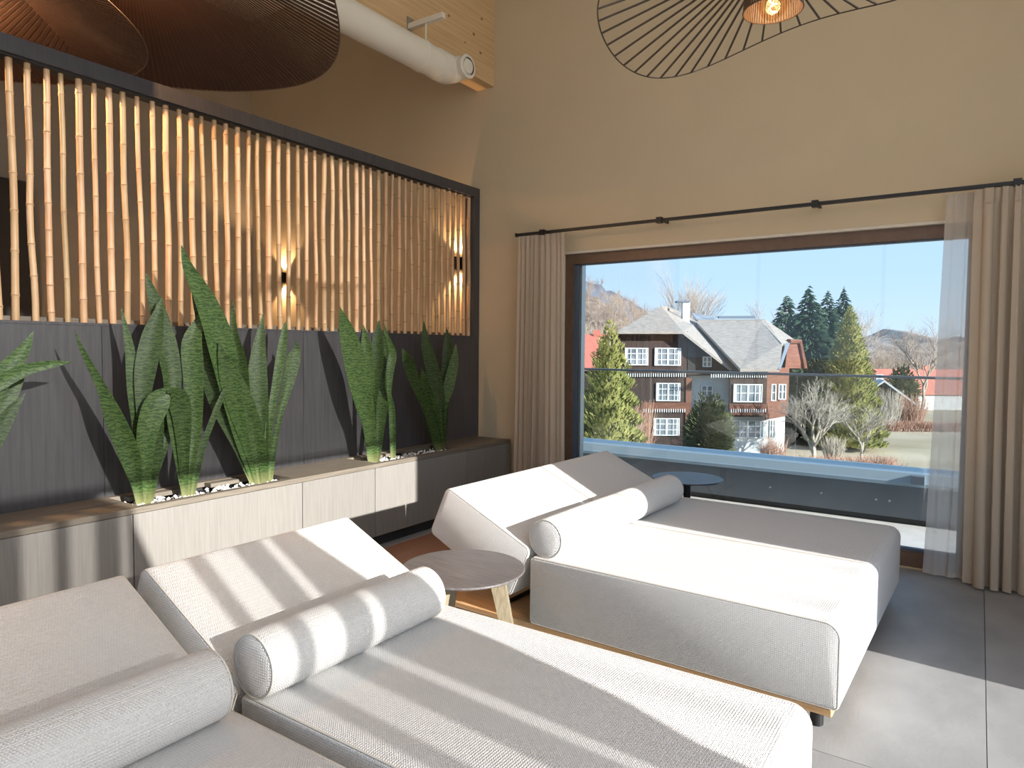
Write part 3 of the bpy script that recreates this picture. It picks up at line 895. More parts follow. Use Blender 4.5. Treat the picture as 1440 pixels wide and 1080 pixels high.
curtain('curtain', 'beige pleated curtain hanging to the floor beside the sheer curtain', -0.06, 0.95, -0.03, 0.98, 5.255, 13, 0.040, 0.012, 2.532, 'curtain', 9, 'beige curtains on the black track')
curtain('sheer_curtain', 'translucent sheer curtain with window showing through', -0.215, 0.02, -0.268, 0.0, 5.33, 3, 0.018, 0.02, 2.532, 'sheer', 4)
rod = thing('curtain_rod', 'thin black curtain track on brackets above the window', 'curtain rod', (-1.2, 5.27, 2.535))
MB().box(-3.545, 1.1, 5.255, 5.285, 2.537, 2.560).build('track', 'black', rod)
for x in (-3.27, -2.165, -1.0, 0.155):
    mb = MB().box(x - 0.022, x + 0.022, 5.245, 5.295, 2.525, 2.572); mb.box(x - 0.010, x + 0.010, 5.295, YW - 0.001, 2.548, 2.566)
    mb.build('bracket', 'black', rod)
MB().box(-3.555, -3.545, 5.25, 5.29, 2.532, 2.565).build('end_cap', 'black', rod)

# ================================================================== BEAM AND DUCT
bm_ = thing('timber_beam', 'pale knotty spruce beam high on the beige wall', 'beam', (-4.05, 1.0, 4.02))
MB().box(-4.15, -3.946, YB, YW - 0.001, 4.02, ZC - 0.001).build('timber', 'clt', bm_)
rk = random.Random(5)
for i in range(34):
    y = rk.uniform(2.6, 5.35); z = rk.uniform(4.08, 5.0); r = rk.uniform(0.006, 0.014)
    MB().add([(-3.9455, y + r * 1.5 * math.cos(a), z + r * math.sin(a)) for a in [k * math.pi / 5 for k in range(10)]] + [(-3.947, y + r * 1.5 * math.cos(a), z + r * math.sin(a)) for a in [k * math.pi / 5 for k in range(10)]],
             [tuple(range(10))] + [(k, (k + 1) % 10, 10 + (k + 1) % 10, 10 + k) for k in range(10)]).build('knot', 'knot', bm_)
dt = thing('ventilation_duct', 'cream round ventilation duct hanging along the spruce beam', 'duct', (-3.765, 3.0, 3.72))
DX, DZ, DR = -3.765, 3.835, 0.118
MB().tube([(DX, -1.5, DZ), (DX, 4.40, DZ)], DR, 36).build('duct_pipe', 'duct', dt, True)
pts = [(DX, 4.38, DZ)]
for k in range(0, 10):
    a = R(90 * k / 9); pts.append((DX + 0.10 * (1 - math.cos(a)), 4.50 + 0.10 * math.sin(a), DZ + 0.015 * math.sin(a)))
MB().tube(pts, [DR + 0.006] + [DR + 0.006 - 0.03 * k / 9 for k in range(10)], 32).build('elbow', 'duct', dt, True)
MB().tube([(DX + 0.09, 4.60, DZ + 0.015), (DX + 0.155, 4.60, DZ + 0.015)], 0.088, 32).build('outlet_stub', 'duct', dt, True)
mb = MB().lathe([(0.072, 0.0), (0.096, 0.0), (0.098, 0.006), (0.094, 0.014), (0.072, 0.016)], 36, (DX + 0.155, 4.60, DZ + 0.015), 'x', cap=False)
mb.build('outlet_ring', 'duct', dt, True)
MB().lathe([(0.002, 0.006), (0.060, 0.006), (0.062, 0.012), (0.055, 0.020), (0.002, 0.024)], 32, (DX + 0.155, 4.60, DZ + 0.015), 'x').build('outlet_disc', 'duct', dt, True)
for y in (3.0, 4.20):
    MB().lathe([(DR, -0.02), (DR + 0.007, -0.018), (DR + 0.007, 0.018), (DR, 0.02)], 36, (DX, y, DZ), 'y', cap=False).build('joint_sleeve', 'duct', dt, True)
    MB().box(-3.945, -3.938, y + 0.06 - 0.03, y + 0.06 + 0.03, 4.04, 4.20).build('wall_plate', 'zinc', dt)
    MB().box(-3.938, -3.58, y + 0.06 - 0.02, y + 0.06 + 0.02, 4.105, 4.145).build('bracket_arm', 'duct', dt)
    MB().tube([(DX, y + 0.06, DZ + DR - 0.005), (DX, y + 0.06, 4.105)], 0.006, 8).build('hanger_rod', 'duct', dt)

# ================================================================== PENDANT LAMPS
def ring_z(p, a):
    return p[1] + p[4] * math.cos(a) + p[5] * math.sin(a) + p[6] * math.cos(2 * a) + p[7] * math.sin(2 * a) + p[8] * math.cos(3 * a) + p[9] * math.sin(3 * a)
def pendant(p, label, dense, power, lift=0.0):
    R_, z0, cx, cy = p[:4]
    t = thing('pendant_lamp', label, 'lamp', (cx, cy, z0 - 0.12), 0, 'wide brimmed pendant lamps')
    rs, zt, zb = 0.118, z0 + 0.10 + lift, z0 - 0.125 + lift
    # outer hoop
    ring = [(cx + R_ * math.cos(a), cy + R_ * math.sin(a), ring_z(p, a)) for a in [2 * math.pi * k / 180 for k in range(180)]]
    MB().tube(ring, 0.005 if dense else 0.0032, 6, closed=True).build('outer_hoop', 'rib', t, True)
    n = 380 if dense else 50
    mb = MB(); mb2 = MB()
    for k in range(n):
        a = 2 * math.pi * k / n
        ca, sa = math.cos(a), math.sin(a)
        wi, wo_ = (0.0008, R_ * math.pi / n * (0.95 if k % 2 else 1.5)) if dense else (0.0045, 0.0045)
        th = 0.0012 if dense else 0.003
        side = Vector((-sa, ca, 0))
        P0 = Vector((cx + ca * (rs * 0.85), cy + sa * (rs * 0.85), zt)); P1 = Vector((cx + ca * R_, cy + sa * R_, ring_z(p, a)))
        q = MB() if not dense else (mb if k % 2 else mb2)
        vs = []
        for P_, w in ((P0, wi), (P1, wo_)):
            for s_, dz in ((-1, -1), (1, -1), (1, 1), (-1, 1)): vs.append(P_ + side * (w * s_) + Vector((0, 0, th * dz + ((0.06 * w * s_ + (0.0022 if k % 2 else -0.0022)) if dense else 0))))
        q.add(vs, [(3, 2, 1, 0), (4, 5, 6, 7), (0, 1, 5, 4), (1, 2, 6, 5), (2, 3, 7, 6), (3, 0, 4, 7)])
        if not dense: q.build('rib', 'rib', t)
    if dense:
        o = mb.build('ribbon_brim', 'ribbon', t); o['kind'] = 'stuff'
        o = mb2.build('ribbon_gap_strips', 'ribbon_dark', t); o['kind'] = 'stuff'  # every other ribbon darker, putting the shaded gaps into the colour
    # slatted central shade
    mb = MB()
    ns = 64
    for k in range(ns):
        a = 2 * math.pi * k / ns
        ca, sa = math.cos(a), math.sin(a); side = Vector((-sa, ca, 0)); vs = []
        for rr, z in ((rs * 0.85, zt), (rs, zb)):
            for s_, d_ in ((-1, -1), (1, -1), (1, 1), (-1, 1)): vs.append(Vector((cx + ca * (rr + 0.0015 * d_), cy + sa * (rr + 0.0015 * d_), z)) + side * (0.0036 * s_))
        mb.add(vs, [(3, 2, 1, 0), (4, 5, 6, 7), (0, 1, 5, 4), (1, 2, 6, 5), (2, 3, 7, 6), (3, 0, 4, 7)])
    mb.build('lamp_shade', 'rib', t)
    for rr, z in ((rs * 0.85, zt), (rs, zb)):
        MB().tube([(cx + rr * math.cos(a), cy + rr * math.sin(a), z) for a in [2 * math.pi * k / 60 for k in range(60)]], 0.003, 6, closed=True).build('shade_hoop', 'rib', t, True)
    MB().lathe([(0.004, zt + 0.012), (rs * 0.8, zt + 0.006), (rs * 0.84, zt), (0.02, zt)], 32, (cx, cy, 0)).build('shade_cap', 'black', t, True)
    MB().tube([(cx, cy, zt + 0.01), (cx, cy, ZC)], 0.004, 6).build('cord', 'black', t)
    bz = zt - 0.19
    MB().lathe([(0.014, 0.045), (0.014, 0.19)], 16, (cx, cy, bz)).build('bulb_socket', 'black', t, True)
    MB().lathe([(0.003, -0.070), (0.025, -0.066), (0.045, -0.050), (0.055, -0.025), (0.056, -0.005), (0.046, 0.020), (0.026, 0.040), (0.017, 0.048)], 28, (cx, cy, bz), cap=False).build('bulb', 'bulb_glass', t, True)
    MB().tube([(cx + 0.014 * math.cos(k * 1.1), cy + 0.014 * math.sin(k * 1.1), bz - 0.045 + 0.006 * k) for k in range(14)], 0.0022, 5).build('filament', M['filament'], t)
    ld = bpy.data.lights.new('bulb_light', 'POINT'); ld.energy = power; ld.color = (1.0, 0.62, 0.33); ld.shadow_soft_size = 0.03
    lo = bpy.data.objects.new('bulb_light', ld); col.objects.link(lo); lo.parent = t; lo.location = (0, 0, bz - z0 + 0.12)
pendant([1.054, 3.373, -3.694, 1.882, 0.168, -0.152, 0.07, -0.096, 0.01, -0.039], 'brown ribbed pendant lamp brim overlapping the cream duct', True, 45, 0.20)
pendant([0.9, 3.276, -4.515, 1.396, 0.041, -0.083, -0.012, -0.027, 0.003, -0.007], 'brown ribbed pendant lamp brim low over the partition beam', True, 120, 0.10)
pendant([0.725, 3.045, -0.762, 3.027, 0.135, 0.033, -0.007, -0.027, 0.004, -0.07], 'open spoked pendant lamp with a bare bulb above the window daybed', False, 3)

# ================================================================== BALCONY
RH = Vector((math.cos(YAW), math.sin(YAW), 0)); UP = Vector((0, 0, 1))
GZ = -7.0
struct(MB().box(XL, 3.5, YW + 0.361, 7.3, -0.30, -0.02), 'trim_3', 'deck', 'pale slab of the balcony outside the window')
pw = thing('parapet', 'blue grey metal balcony parapet outside the window', 'parapet', (-2.0, 6.95, -0.02))
MB().box(XL, 3.5, 6.93, 7.15, 0.035, 0.335).build('inner_face', 'parapet', pw)
MB().box(XL, 3.5, 6.96, 7.12, -0.02, 0.035).build('drip_recess', 'black', pw)
mb = MB()
mb.solid([(XL, 6.86, 0.335), (XL, 6.86, 0.365), (XL, 6.875, 0.375), (XL, 6.93, 0.44), (XL, 7.24, 0.455), (XL, 7.24, 0.335)], (3.5 - XL, 0, 0))
mb.build('coping', 'cap', pw)
xj = on(1291, 672, 1, 6.86).x
MB().box(xj - 0.05, xj + 0.05, 6.845, 6.93, 0.36, 0.43).build('coping_joint', 'gasket', pw)
for px, py in ((1083, 685), (1155, 693), (1232, 702), (1251, 704)):
    q = on(px, py, 1, 6.93)
    MB().lathe([(0.010, 0.0), (0.010, -0.008), (0.004, -0.012)], 12, (q.x, 6.93, q.z), 'y').build('round_knob', 'steel', pw)  # small round steel knobs on the parapet face
bl_ = thing('glass_balustrade', 'clear glass balcony balustrade with a thin dark handrail', 'balustrade', (-2.0, 7.0, 0.45))
j1, j2 = on(914, 580, 1, 7.0).x, on(1119, 580, 1, 7.0).x
wj = j2 - j1
xs_ = [j1 + k * wj for k in range(-2, 5)]
for a, b in zip(xs_, xs_[1:]):
    MB().box(a + 0.006, b - 0.006, 6.994, 7.006, 0.449, 1.272).build('glass_pane', 'rail_glass', bl_)
MB().bbox(xs_[0], xs_[-1], 6.98, 7.02, 1.272, 1.296, 0.004, 1).build('handrail', 'gasket', bl_)

# ================================================================== OUTSIDE MATERIALS
M['grass'] = mat('dry_winter_meadow', (0.42, 0.335, 0.225), (0.57, 0.47, 0.345), 0.95, 0.12, (1, 1, 1), spec=0.05, detail=10)
M['hill'] = mat('bare_wooded_hill', (0.15, 0.115, 0.095), (0.30, 0.235, 0.185), 0.95, 0.13, (1, 1, 0.6), spec=0.0, detail=12, bump=1.0, bscale=0.3)
M['hill_pale'] = mat('pale_wooded_hill', (0.30, 0.26, 0.225), (0.44, 0.385, 0.33), 0.95, 0.13, spec=0.0, detail=12)
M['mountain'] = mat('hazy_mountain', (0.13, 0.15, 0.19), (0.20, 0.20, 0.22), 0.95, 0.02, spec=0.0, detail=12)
M['timber'] = mat('dark_brown_cladding', (0.042, 0.028, 0.026), (0.066, 0.045, 0.040), 0.75, 2.0, (6, 6, 0.2), spec=0.2)
M['red_timber'] = mat('red_brown_cladding', (0.14, 0.062, 0.044), (0.20, 0.09, 0.062), 0.75, 2.0, (0.4, 0.4, 6), spec=0.2)
M['stucco'] = mat('white_stucco', (0.62, 0.63, 0.64), (0.68, 0.69, 0.70), 0.9, 2.0, spec=0.1)
M['shingle'] = mat('grey_shingle_roof', (0.235, 0.215, 0.19), (0.33, 0.305, 0.275), 0.85, 1.2, (2, 2, 14), spec=0.15, detail=8)
M['red_tile'] = mat('red_tile_roof', (0.42, 0.13, 0.09), (0.54, 0.21, 0.16), 0.8, 1.5, (7, 7, 1), spec=0.15)
M['white_paint'] = mat('white_window_paint', (0.72, 0.74, 0.76), None, 0.6)
M['far_glass'] = mat('bluish_window_glass', (0.10, 0.125, 0.15), (0.24, 0.27, 0.30), 0.12, 0.9, (1, 1, 1))
M['bark'] = mat('grey_bark', (0.30, 0.24, 0.19), (0.42, 0.34, 0.27), 0.9, 3)
M['pale_bark'] = mat('pale_bark', (0.36, 0.31, 0.255), (0.48, 0.425, 0.36), 0.9, 3)
M['red_twig'] = mat('reddish_twigs', (0.34, 0.17, 0.12), (0.46, 0.28, 0.20), 0.9, 3)
M['spruce'] = mat('dark_spruce_needles', (0.018, 0.040, 0.026), (0.050, 0.085, 0.050), 0.8, 1.5, spec=0.1)
M['thuja'] = mat('golden_thuja_foliage', (0.19, 0.21, 0.065), (0.42, 0.40, 0.15), 0.8, 1.2, spec=0.1)
M['yew'] = mat('olive_shrub_foliage', (0.055, 0.075, 0.035), (0.15, 0.16, 0.085), 0.8, 2.0, spec=0.1)

struct(MB().box(-900, 900, -900, 1500, GZ - 1, GZ), 'ground', 'grass', 'dry pale winter meadow')
def hill(name, label, skyline, dist, front, material, rough, seed):
    rr = random.Random(seed)
    sky = []
    for (x0, y0), (x1, y1) in zip(skyline, skyline[1:]):
        n = max(1, int(abs(x1 - x0) / 6))
        for k in range(n): sky.append((x0 + (x1 - x0) * k / n, y0 + (y1 - y0) * k / n))
    sky.append(skyline[-1])
    tops = [far(x, y, dist) for x, y in sky]
    for q in tops: q.z += rr.uniform(-rough, rough)
    vs = []; n = len(tops); rows = 10
    for j in range(rows + 1):
        k = j / rows
        for i, q in enumerate(tops):
            p = q - FH * (front * k)
            h = (q.z - GZ) * (1 - k) ** 1.25
            if 0 < k < 1: h *= 1 + rr.uniform(-0.05, 0.05)
            vs.append(Vector((p.x, p.y, GZ - 0.5 + h)))
    for i, q in enumerate(tops): vs.append(Vector((q.x + FH.x * front * 0.5, q.y + FH.y * front * 0.5, GZ - 0.5)))
    fs = [(j * n + i, j * n + i + 1, (j + 1) * n + i + 1, (j + 1) * n + i) for j in range(rows) for i in range(n - 1)]
    fs += [(i + 1, i, (rows + 1) * n + i, (rows + 1) * n + i + 1) for i in range(n - 1)]
    o = MB().add(vs, fs).build(name, material, smooth=True, angle=180)
    o['kind'] = 'structure'; o['label'] = label
    return o
hill('mountain', 'hazy blue mountain ridge far behind the hillside', [(300, 330), (560, 350), (760, 378), (815, 392), (845, 402), (880, 421), (905, 434), (925, 446), (960, 462), (1100, 476), (1300, 478), (1500, 465), (1700, 470)], 1100, 300, 'mountain', 3.0, 1)
HILL_SKY = [(300, 365), (560, 385), (760, 404), (815, 410), (838, 416), (862, 432), (880, 448), (905, 460), (960, 474), (1020, 480), (1100, 484)]
hill('wooded_hill', 'brown hillside of bare woods behind the chalet', HILL_SKY, 420, 240, 'hill', 1.2, 2)
hill('wooded_hill', 'small bare conical hill behind the red roofed house', [(1080, 484), (1180, 480), (1225, 472), (1243, 463), (1252, 462), (1268, 472), (1290, 481), (1340, 480), (1420, 474), (1560, 470)], 520, 240, 'hill_pale', 1.0, 3)

# ================================================================== CHALET
def gnd(p): return Vector((p.x, p.y, GZ))
HOUSE = gnd(far(1000, 600, 57))
house = thing('chalet', 'large dark timber chalet with grey shingle roofs and white windows', 'house', HOUSE)
def wall(name, pa, da, pb, db, y0, zb, material, th=0.25, ytop_b=None):
    A, B = far(pa, y0, da), far(pb, ytop_b if ytop_b else y0, db)
    a2, b2 = Vector((A.x, A.y, zb)), Vector((B.x, B.y, zb))
    return MB().solid([A, B, b2, a2], FH * th).build(name, material, house)
zf = lambda y, d, px=1000: far(px, y, d).z
z1 = zf(525, 54); z2 = zf(567, 54)
# left block: front, right flank, back
wall('timber_wall', 870, 54, 967, 54, 466, GZ, 'timber')
# angled lower wing under the long slope
A = [far(967, 472, 54.3), far(1031, 520, 54.3)]
MB().solid([A[0], A[1], Vector((A[1].x, A[1].y, z1)), Vector((A[0].x, A[0].y, z1))], FH * 0.25).build('timber_wall', 'timber', house)
MB().solid([far(967, 470, 53.95), far(978, 480, 53.95), far(978, 521, 53.95), far(967, 521, 53.95)], FH * 0.3).build('wall_recess', 'black', house)
wall('stucco_wall', 967, 54.5, 1027, 54.5, 528, GZ, 'stucco')
wall('corner_post', 965, 53.9, 973, 53.9, 531, GZ, 'red_timber', 0.5)
wall('timber_wall', 1027, 52, 1079, 52, 521, zf(586, 52), 'timber')
wall('red_wall', 1079, 52, 1110, 55.5, 517, zf(586, 54), 'red_timber', 0.25, 517)
wall('stucco_wall', 1024, 53, 1079, 53, 584, GZ, 'stucco')
wall('stucco_wall', 1079, 53, 1104, 56, 584, GZ, 'stucco', 0.25, 584)
# floor bands and friezes
def band(name, pa, pb, y0, y1, d, material, th=0.3):
    MB().solid([far(pa, y0, d), far(pb, y0, d), far(pb, y1, d), far(pa, y1, d)], FH * th).build(name, material, house)
band('fascia', 868, 960, 466, 472, 53.4, 'timber', 0.6)
band('frieze_board', 870, 1040, 521, 527, 53.85, 'timber')
band('red_band', 905, 967, 566, 578, 53.85, 'red_timber')
band('red_band', 1026, 1080, 568, 584, 51.85, 'red_timber')
for pa, pb, y0, d in ((880, 965, 525, 53.8), (1000, 1080, 526, 51.8), (905, 965, 575, 53.8), (1028, 1078, 575, 51.8)):
    mb = MB(); px = pa
    while px < pb:
        mb.solid([far(px, y0, d), far(px + 1.0, y0, d), far(px + 1.0, y0 + 5, d), far(px, y0 + 5, d)], FH * 0.06); px += 3.2
    o = mb.build('frieze_cutouts', 'white_paint', house); o['kind'] = 'stuff'
# back body so the house is a volume
def body(pa, pb, da, db, ytop, name='house_body'):
    a, b = far(pa, ytop, da), far(pb, ytop, da); c, e_ = b + FH * (db - da), a + FH * (db - da)
    pl = [Vector((p.x, p.y, GZ)) for p in (a, b, c, e_)]
    MB().solid(pl, (0, 0, a.z - GZ)).build(name, 'timber', house)
body(871, 966, 54.4, 66, 470); body(968, 1100, 56.2, 66, 522)
# roofs
def roof(name, pts, material='shingle', th=0.22):
    P = [far(x, y, d) for x, y, d in pts]
    MB().solid(P, Vector((0, 0, -th))).build(name, material, house)
AP = (930, 430.5, 57.5)
roof('roof_hip', [(868, 465.5, 53), AP, (960, 465.5, 53)])
roof('roof_slope', [(868, 465.5, 53), AP, (962, 440, 70), (900, 462, 70)])
roof('roof_slope', [AP, (960, 465.5, 53), (1031, 521, 53), (1043, 517, 56), (981, 454, 62), (962, 440, 69), (937, 430, 66)])
roof('roof_slope', [(980.5, 454, 59), (1071, 453, 59), (1100, 483, 54.5), (1096, 518.5, 51.2), (1041, 518.5, 51.2)])
roof('roof_slope', [(980.5, 452, 59.2), (1072, 451, 59.2), (1076, 449, 60), (982, 449, 60)])
roof('roof_slope', [(1071, 453, 59), (1076, 449, 60), (1121, 480, 58.5), (1109, 481, 56.5), (1099, 483, 54.4)])
roof('roof_slope', [(982, 449, 60), (1076, 449, 60), (1110, 480, 66), (990, 478, 66)])
MB().solid([far(1095, 519, 51.1), far(1098, 519, 51.1), far(1111, 482, 55), far(1106, 482, 55)], FH * 0.15).build('snow_guard_gutter', 'steel', house)
MB().solid([far(1108, 482, 56.6), far(1124, 481, 58.4), far(1132, 518, 58.4), far(1104, 518, 56.4)], FH * 0.2).build('red_gable', 'red_timber', house)
MB().tube([far(1109, 480, 56.3), far(1124.5, 480, 58), far(1132, 518, 58)], 0.22, 6).build('verge_board', 'red_timber', house)
o = far(960, 441, 60); w_ = 0.5
MB().box(-0.3, 0.3, -0.3, 0.3, -0.8, 0.95, lambda p: o + RH * (p.x + 0.25) + FH * p.y + UP * p.z).build('chimney', 'stucco', house)
MB().box(-0.7, 0.42, -0.4, 0.4, 0.95, 1.08, lambda p: o + RH * (p.x + 0.1) + FH * p.y + UP * p.z).build('chimney_cap', 'gasket', house)
MB().solid([far(972, 441, 61), far(1003, 447, 61), far(1006, 452, 60), far(979, 451, 60)], UP * 0.1).build('solar_panel', 'far_glass', house)
MB().solid([far(1011, 444.5, 60.5), far(1062, 444, 60.5), far(1062, 447.5, 60.5), far(1011, 447.5, 60.5)], FH * 0.4).build('ridge_vent', 'gasket', house)
for px in (915, 958): MB().solid([far(px, 471, 53.3), far(px + 5, 471, 53.3), far(px + 2, 479, 53.9), far(px, 479, 53.9)], FH * 0.3).build('eave_bracket', 'timber', house)
# windows
def hwin(x0, x1, y0, y1, d, cols, rows, parent=house):
    A, B, C_ = far(x0, y0, d), far(x1, y0, d), far(x0, y1, d)
    W_, H_ = (B - A).dot(RH), A.z - C_.z
    xf = lambda p: A + RH * p.x + FH * p.y - UP * p.z
    mb = MB(); t = 0.07
    mb.box(0, W_, 0, 0.1, 0, t, xf); mb.box(0, W_, 0, 0.1, H_ - t, H_, xf); mb.box(0, t, 0, 0.1, t, H_ - t, xf); mb.box(W_ - t, W_, 0, 0.1, t, H_ - t, xf)
    for c in range(1, cols):
        q = 0.11 if (cols % 2 == 0 and c == cols // 2) else 0.05
        mb.box(W_ * c / cols - q / 2, W_ * c / cols + q / 2, 0, 0.1, t, H_ - t, xf)
    for r in range(1, rows): mb.box(t, W_ - t, 0.02, 0.08, H_ * r / rows - 0.025, H_ * r / rows + 0.025, xf)
    w = mb.build('window', 'white_paint', parent)
    q = MB().box(t * 0.5, W_ - t * 0.5, 0.06, 0.075, t * 0.5, H_ - t * 0.5, xf).build('pane', 'far_glass', parent)
    q.parent = w
    # light drapes just behind part of the glass, drawn to the sides
    if cols >= 4:
        mb = MB()
        for c0, c1 in ((0.05, 0.11), (0.46, 0.54), (0.89, 0.95)): mb.box(W_ * c0, W_ * c1, 0.045, 0.058, t, H_ - t, xf)
        q = mb.build('drapes', 'white_paint', parent); q.parent = w; q['kind'] = 'stuff'
hwin(879, 912, 489, 513.5, 53.85, 4, 3); hwin(921, 958, 489, 514, 53.85, 4, 3)
hwin(988.5, 1001, 501.5, 516, 54.1, 2, 2)
hwin(923, 957, 538.5, 564, 53.85, 4, 3); hwin(986.5, 1002.5, 542, 557.5, 54.3, 2, 2)
hwin(1032, 1072.5, 540, 565.5, 51.85, 4, 2)
hwin(919, 956, 588, 612.5, 53.85, 4, 3); hwin(1030, 1074, 591, 616, 52.85, 4, 3)
hwin(1085, 1092, 540, 564, 52.6, 1, 2); hwin(1095, 1106, 540, 562, 53.6, 2, 2); hwin(1083, 1091, 590, 616, 53.1, 2, 3)

# neighbouring houses
def cottage(name, label, px, d, w, dep, hwall, hroof, roof_mat, wall_mat, rz, overhang=0.5):
    q = gnd(far(px, 540, d))
    t = thing(name, label, 'house', q, rz)
    MB().box(-w / 2, w / 2, -dep / 2, dep / 2, 0, hwall).build('wall', wall_mat, t, local=True)
    for s in (-1, 1):
        o_ = overhang
        MB().solid([(-w / 2 - o_, s * (dep / 2 + o_), hwall - 0.3), (w / 2 + o_, s * (dep / 2 + o_), hwall - 0.3), (w / 2 + o_, 0, hwall + hroof), (-w / 2 - o_, 0, hwall + hroof)], (0, 0, 0.25)).build('roof_slope', roof_mat, t, local=True)
    for s in (-1, 1):
        MB().solid([(s * w / 2, -dep / 2, hwall), (s * w / 2, dep / 2, hwall), (s * w / 2, 0, hwall + hroof - 0.1)], (-s * 0.2, 0, 0)).build('gable', wall_mat, t, local=True)
    MB().box(w * 0.1, w * 0.1 + 0.9, -0.4, 0.4, hwall + hroof - 0.3, hwall + hroof + 0.8).build('chimney', roof_mat, t, local=True)
    return t
cottage('house', 'long low house with a bright red tiled roof', 1285, 108, 15, 11, 2.6, 3.1, 'red_tile', 'stucco', YAW + R(4))
cottage('shed', 'dark wooden shed with a pale grey roof beside the golden thuja', 1238, 84, 5.0, 6.4, 2.4, 2.6, 'stucco', 'timber', YAW + R(70))
cottage('house', 'dark house with a pinkish red roof behind the tall thuja', 822, 92, 11, 10, 6.2, 4.2, 'red_tile', 'timber', YAW + R(-8))

# ================================================================== TREES
def foliage(n, h, r, seed, size, pw=1.0, lo=0.02, up=0.0, jag=0.25, droop=0.0):
    rr = random.Random(seed); vs = []; fs = []
    for k in range(n):
        t = lo + (1 - lo) * (1 - math.sqrt(rr.random())) if pw >= 0 else rr.random()
        a = rr.uniform(0, 2 * math.pi)
        lay = 1 + jag * math.sin(t * 60 + 2 * math.sin(3 * a))
        rad = r * (1 - t) ** pw * lay * rr.uniform(0.35, 1.0) ** 0.5
        c = Vector((rad * math.cos(a), rad * math.sin(a), t * h))
        outw = Vector((math.cos(a), math.sin(a), up - droop)).normalized()
        sd = Vector((-math.sin(a), math.cos(a), rr.uniform(-0.3, 0.3)))
        s = size * rr.uniform(0.6, 1.3) * (0.45 + 0.55 * (1 - t))
        b = len(vs)
        vs += [c - sd * s * 0.35 - outw * s * 0.3, c + sd * s * 0.35 - outw * s * 0.3, c + outw * s * 0.8 + Vector((0, 0, rr.uniform(-0.2, 0.2) * s)), c + Vector((0, 0, s * 0.35))]
        fs += [(b, b + 1, b + 2), (b, b + 2, b + 3), (b + 1, b + 3, b + 2)]
    return vs, fs
def conifer(name, label, px, ytop, d, half_px, material, n, seed, pw=1.0, size=0.5, up=0.0, jag=0.25, droop=0.0, y_half=None, group=None):
    top = far(px, ytop, d); base = gnd(top); h = top.z - GZ
    yb = y_half if y_half else 600
    frac = max(0.05, min(1, (top.z - far(px, yb, d).z) / h))
    r = half_px * d / F_PX / frac ** pw
    t = thing(name, label, 'tree', base, 0, group)
    v, f_ = foliage(n, h, r, seed, size, pw, 0.04, up, jag, droop)
    MB().add(v, f_).build('foliage', material, t, local=True)['kind'] = 'stuff'
    MB().tube([(0, 0, 0), (0, 0, h * 0.97)], [0.2, 0.02], 7).build('trunk', 'bark', t, local=True)
    return t
conifer('thuja_tree', 'tall golden green thuja in front of the chalet corner', 858, 449, 41, 42, 'thuja', 15000, 1, 0.62, 0.34, 1.6, 0.22, y_half=600)
conifer('thuja_tree', 'broad golden thuja standing before the dark spruces', 1196, 428, 60, 28, 'thuja', 14000, 2, 0.75, 0.42, 1.2, 0.15, y_half=520)
conifer('spruce_tree', 'dark spruce rising right behind the chalet roof', 1107, 414, 76, 24, 'spruce', 5000, 3, 0.9, 1.0, 0.0, 0.35, 0.25, y_half=480, group='dark spruces')
conifer('spruce_tree', 'dark spruce with the highest top beside the chalet gable', 1138, 402, 66, 24, 'spruce', 5000, 4, 0.9, 1.0, 0.0, 0.35, 0.25, y_half=480, group='dark spruces')
conifer('spruce_tree', 'slim dark spruce in the middle of the spruce row', 1164, 409, 84, 20, 'spruce', 4200, 5, 0.9, 1.0, 0.0, 0.35, 0.25, y_half=480, group='dark spruces')
conifer('spruce_tree', 'dark spruce whose tip shows above the golden thuja', 1187, 404, 98, 20, 'spruce', 4200, 6, 0.9, 1.0, 0.0, 0.35, 0.25, y_half=480, group='dark spruces')
def bush(name, label, px, ytop, ybot, d, half_px, material, n, seed, size=0.35):
    top = far(px, ytop, d); base = gnd(top); h = top.z - GZ; r = half_px * d / F_PX; rr = random.Random(seed)
    t = thing(name, label, 'shrub', base)
    vs = []; fs = []
    for k in range(n):
        a, b = rr.uniform(0, 6.283), math.acos(rr.uniform(-0.6, 1)); q = rr.uniform(0.55, 1.0)
        lump = 1 + 0.22 * math.sin(5 * a + 3 * b) * math.sin(4 * b)
        c = Vector((r * q * lump * math.sin(b) * math.cos(a), r * q * lump * math.sin(b) * math.sin(a), h * (0.42 + 0.56 * q * lump * math.cos(b))))
        o_ = Vector((math.sin(b) * math.cos(a), math.sin(b) * math.sin(a), math.cos(b) + 0.3)).normalized(); sd = o_.cross(Vector((rr.random(), rr.random(), 1))).normalized(); s = size * rr.uniform(0.6, 1.2); i = len(vs)
        vs += [c - sd * s * 0.4, c + sd * s * 0.4, c + o_ * s, c + Vector((0, 0, s * 0.4))]; fs += [(i, i + 1, i + 2), (i, i + 2, i + 3), (i + 1, i + 3, i + 2)]
    MB().add(vs, fs).build('foliage', material, t, local=True)['kind'] = 'stuff'
    MB().tube([(0, 0, 0), (0, 0, h * 0.6)], [0.12, 0.05], 6).build('trunk', 'bark', t, local=True)
bush('yew_shrub', 'bushy olive conifer shrub in front of the white chalet wall', 997, 559, 650, 46, 32, 'yew', 9000, 8, 0.26)
bush('yew_shrub', 'dark rounded shrub in front of the red roofed house', 1268, 517, 580, 88, 20, 'yew', 2200, 9, 0.5)

